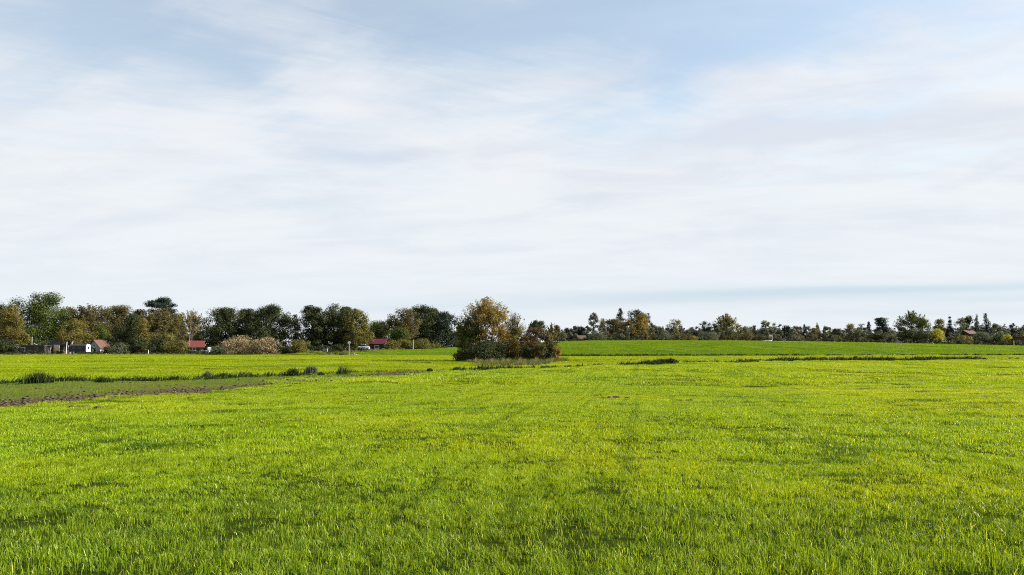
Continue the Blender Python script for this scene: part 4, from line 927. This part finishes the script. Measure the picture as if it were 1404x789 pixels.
# direction coordinates of the sky: azimuth and height, in tenths of the field of view
yy = mathn(nt, 'MAXIMUM', sx.outputs[1], .05)
GX = mathn(nt, 'DIVIDE', sx.outputs[0], yy); GY = mathn(nt, 'DIVIDE', sx.outputs[2], yy)
wn = nt.nodes.new('ShaderNodeTexNoise'); nt.links.new(mapped(nt, D, (2.2, 2.2, 5.)), wn.inputs['Vector']); wn.inputs['Scale'].default_value = 1.; wn.inputs['Detail'].default_value = 5.; wn.inputs['Roughness'].default_value = .6
ws = nt.nodes.new('ShaderNodeSeparateColor'); nt.links.new(wn.outputs['Color'], ws.inputs[0])
def bank(x0, y0, wx, wy, rot, amt, warp=1.):
    u = mathn(nt, 'ADD', mathn(nt, 'SUBTRACT', GX, x0), mathn(nt, 'MULTIPLY', mathn(nt, 'SUBTRACT', ws.outputs[0], .5), .35 * warp))
    v = mathn(nt, 'ADD', mathn(nt, 'SUBTRACT', GY, y0), mathn(nt, 'MULTIPLY', mathn(nt, 'SUBTRACT', ws.outputs[1], .5), .16 * warp))
    c, s_ = math.cos(rot), math.sin(rot)
    a = mathn(nt, 'DIVIDE', mathn(nt, 'ADD', mathn(nt, 'MULTIPLY', u, c), mathn(nt, 'MULTIPLY', v, s_)), wx)
    b = mathn(nt, 'DIVIDE', mathn(nt, 'SUBTRACT', mathn(nt, 'MULTIPLY', v, c), mathn(nt, 'MULTIPLY', u, s_)), wy)
    e = mathn(nt, 'POWER', 2.718, mathn(nt, 'MULTIPLY', mathn(nt, 'ADD', mathn(nt, 'MULTIPLY', a, a), mathn(nt, 'MULTIPLY', b, b)), -1.))
    return mathn(nt, 'MULTIPLY', e, amt)
def px(u, v): return float(az(u, v)), float(el(v))
def total(l):
    t = None
    for (u, v, su, sv, rot, amt, wp) in l:
        x0, y0 = px(u, v); q = bank(x0, y0, su / F, sv / F, rot, amt, wp); t = q if t is None else mathn(nt, 'ADD', t, q)
    return t
big = noise(nt, mapped(nt, Pc, (.55, .75, 1), .35, (3.1, 1.4, 0)), 1., 3., .5, .5)
med = noise(nt, mapped(nt, Pc, (1.1, 2.0, 1), .55, (7.3, 2.2, 0)), 1., 7., .6, .6)
fine = noise(nt, mapped(nt, Pc, (1.6, 6.5, 1), -.45, (1.3, 9.2, 0)), 1., 8., .66, 1.1)
wisp = noise(nt, mapped(nt, D, (5., 5., 22.), 0., (2., 5., 0)), 1., 7., .62, .8)
cov = mathn(nt, 'ADD', mathn(nt, 'ADD', mathn(nt, 'MULTIPLY', big, .42), mathn(nt, 'MULTIPLY', med, .6)), mathn(nt, 'ADD', mathn(nt, 'MULTIPLY', fine, .30), mathn(nt, 'MULTIPLY', wisp, .30)))
cov = mathn(nt, 'ADD', cov, mrange(nt, sx.outputs[2], .0, .40, .40, .06, False))
cov = mathn(nt, 'ADD', cov, total([(270, 90, 190, 42, -.3, -.26, 1), (600, 25, 190, 48, -.1, -.30, 1), (860, -5, 160, 40, 0, -.2, 1), (1060, 45, 120, 55, .3, -.24, 1), (1300, 10, 90, 40, -.2, -.14, 1), (930, 120, 60, 40, .6, -.12, 1), (60, 40, 110, 60, 0, -.10, 1),
    (440, 125, 240, 30, -.28, .14, 1), (740, 235, 300, 60, 0, .14, 1), (1080, 110, 110, 45, .3, .14, 1), (1330, 150, 120, 60, 0, .08, 1)]))
cf = mrange(nt, cov, .66, 1.12, .34, .97)
# the clear streak low over the right of the horizon
cf = mathn(nt, 'SUBTRACT', cf, total([(1200, 397, 400, 7, .018, .95, .07), (930, 411, 300, 8, .02, .6, .07), (1380, 410, 200, 6, 0, .5, .08), (1330, 428, 260, 7, 0, .35, .06), (560, 425, 200, 9, 0, .3, .1)]))
cf = mathn(nt, 'MAXIMUM', cf, 0.)
shade = mathn(nt, 'ADD', mathn(nt, 'MULTIPLY', noise(nt, mapped(nt, Pc, (.9, 2.3, 1), .2, (11., 4., 0)), 1., 6., .6, .4), .5), mathn(nt, 'MULTIPLY', wisp, .5))
shade = mathn(nt, 'ADD', shade, total([(1090, 50, 150, 45, .2, .12, 1), (900, 70, 120, 40, .3, .10, 1), (980, 195, 130, 20, .1, .16, .6), (555, 202, 90, 11, 0, .14, .5), (1100, 180, 90, 14, .1, .08, .6), (30, 245, 90, 16, 0, .07, .6)]))
cc = mixc(nt, mrange(nt, shade, .40, .68), (3.98, 4.10, 4.24), (3.38, 3.55, 3.88))
cc = mixc(nt, mrange(nt, sx.outputs[2], .0, .24, .7, 0.), cc, (3.74, 4.05, 4.24))
skyc = mixc(nt, 1., sky.outputs[0], (.95, .95, .86), 'MULTIPLY')
skyc = mixc(nt, mrange(nt, sx.outputs[2], .06, .26, .95, 0.), skyc, (2.75, 3.28, 3.75))
cf = mathn(nt, 'MULTIPLY', cf, mrange(nt, sx.outputs[2], .42, .75, 1., .25))  # clouds thinned overhead, out of view, to lower the ambient fill
nt.links.new(mixc(nt, cf, skyc, cc), bg.inputs[0])

scene.render.engine = 'CYCLES'
scene.cycles.use_denoising = False
scene.cycles.filter_width = 1.05; scene.cycles.max_bounces = 6; scene.cycles.diffuse_bounces = 3; scene.cycles.glossy_bounces = 2; scene.cycles.transmission_bounces = 4; scene.cycles.transparent_max_bounces = 4
scene.view_settings.view_transform = 'Standard'; scene.view_settings.look = 'None'; scene.view_settings.gamma = 1.0; scene.view_settings.use_curve_mapping = False
scene.view_settings.exposure = 1.15
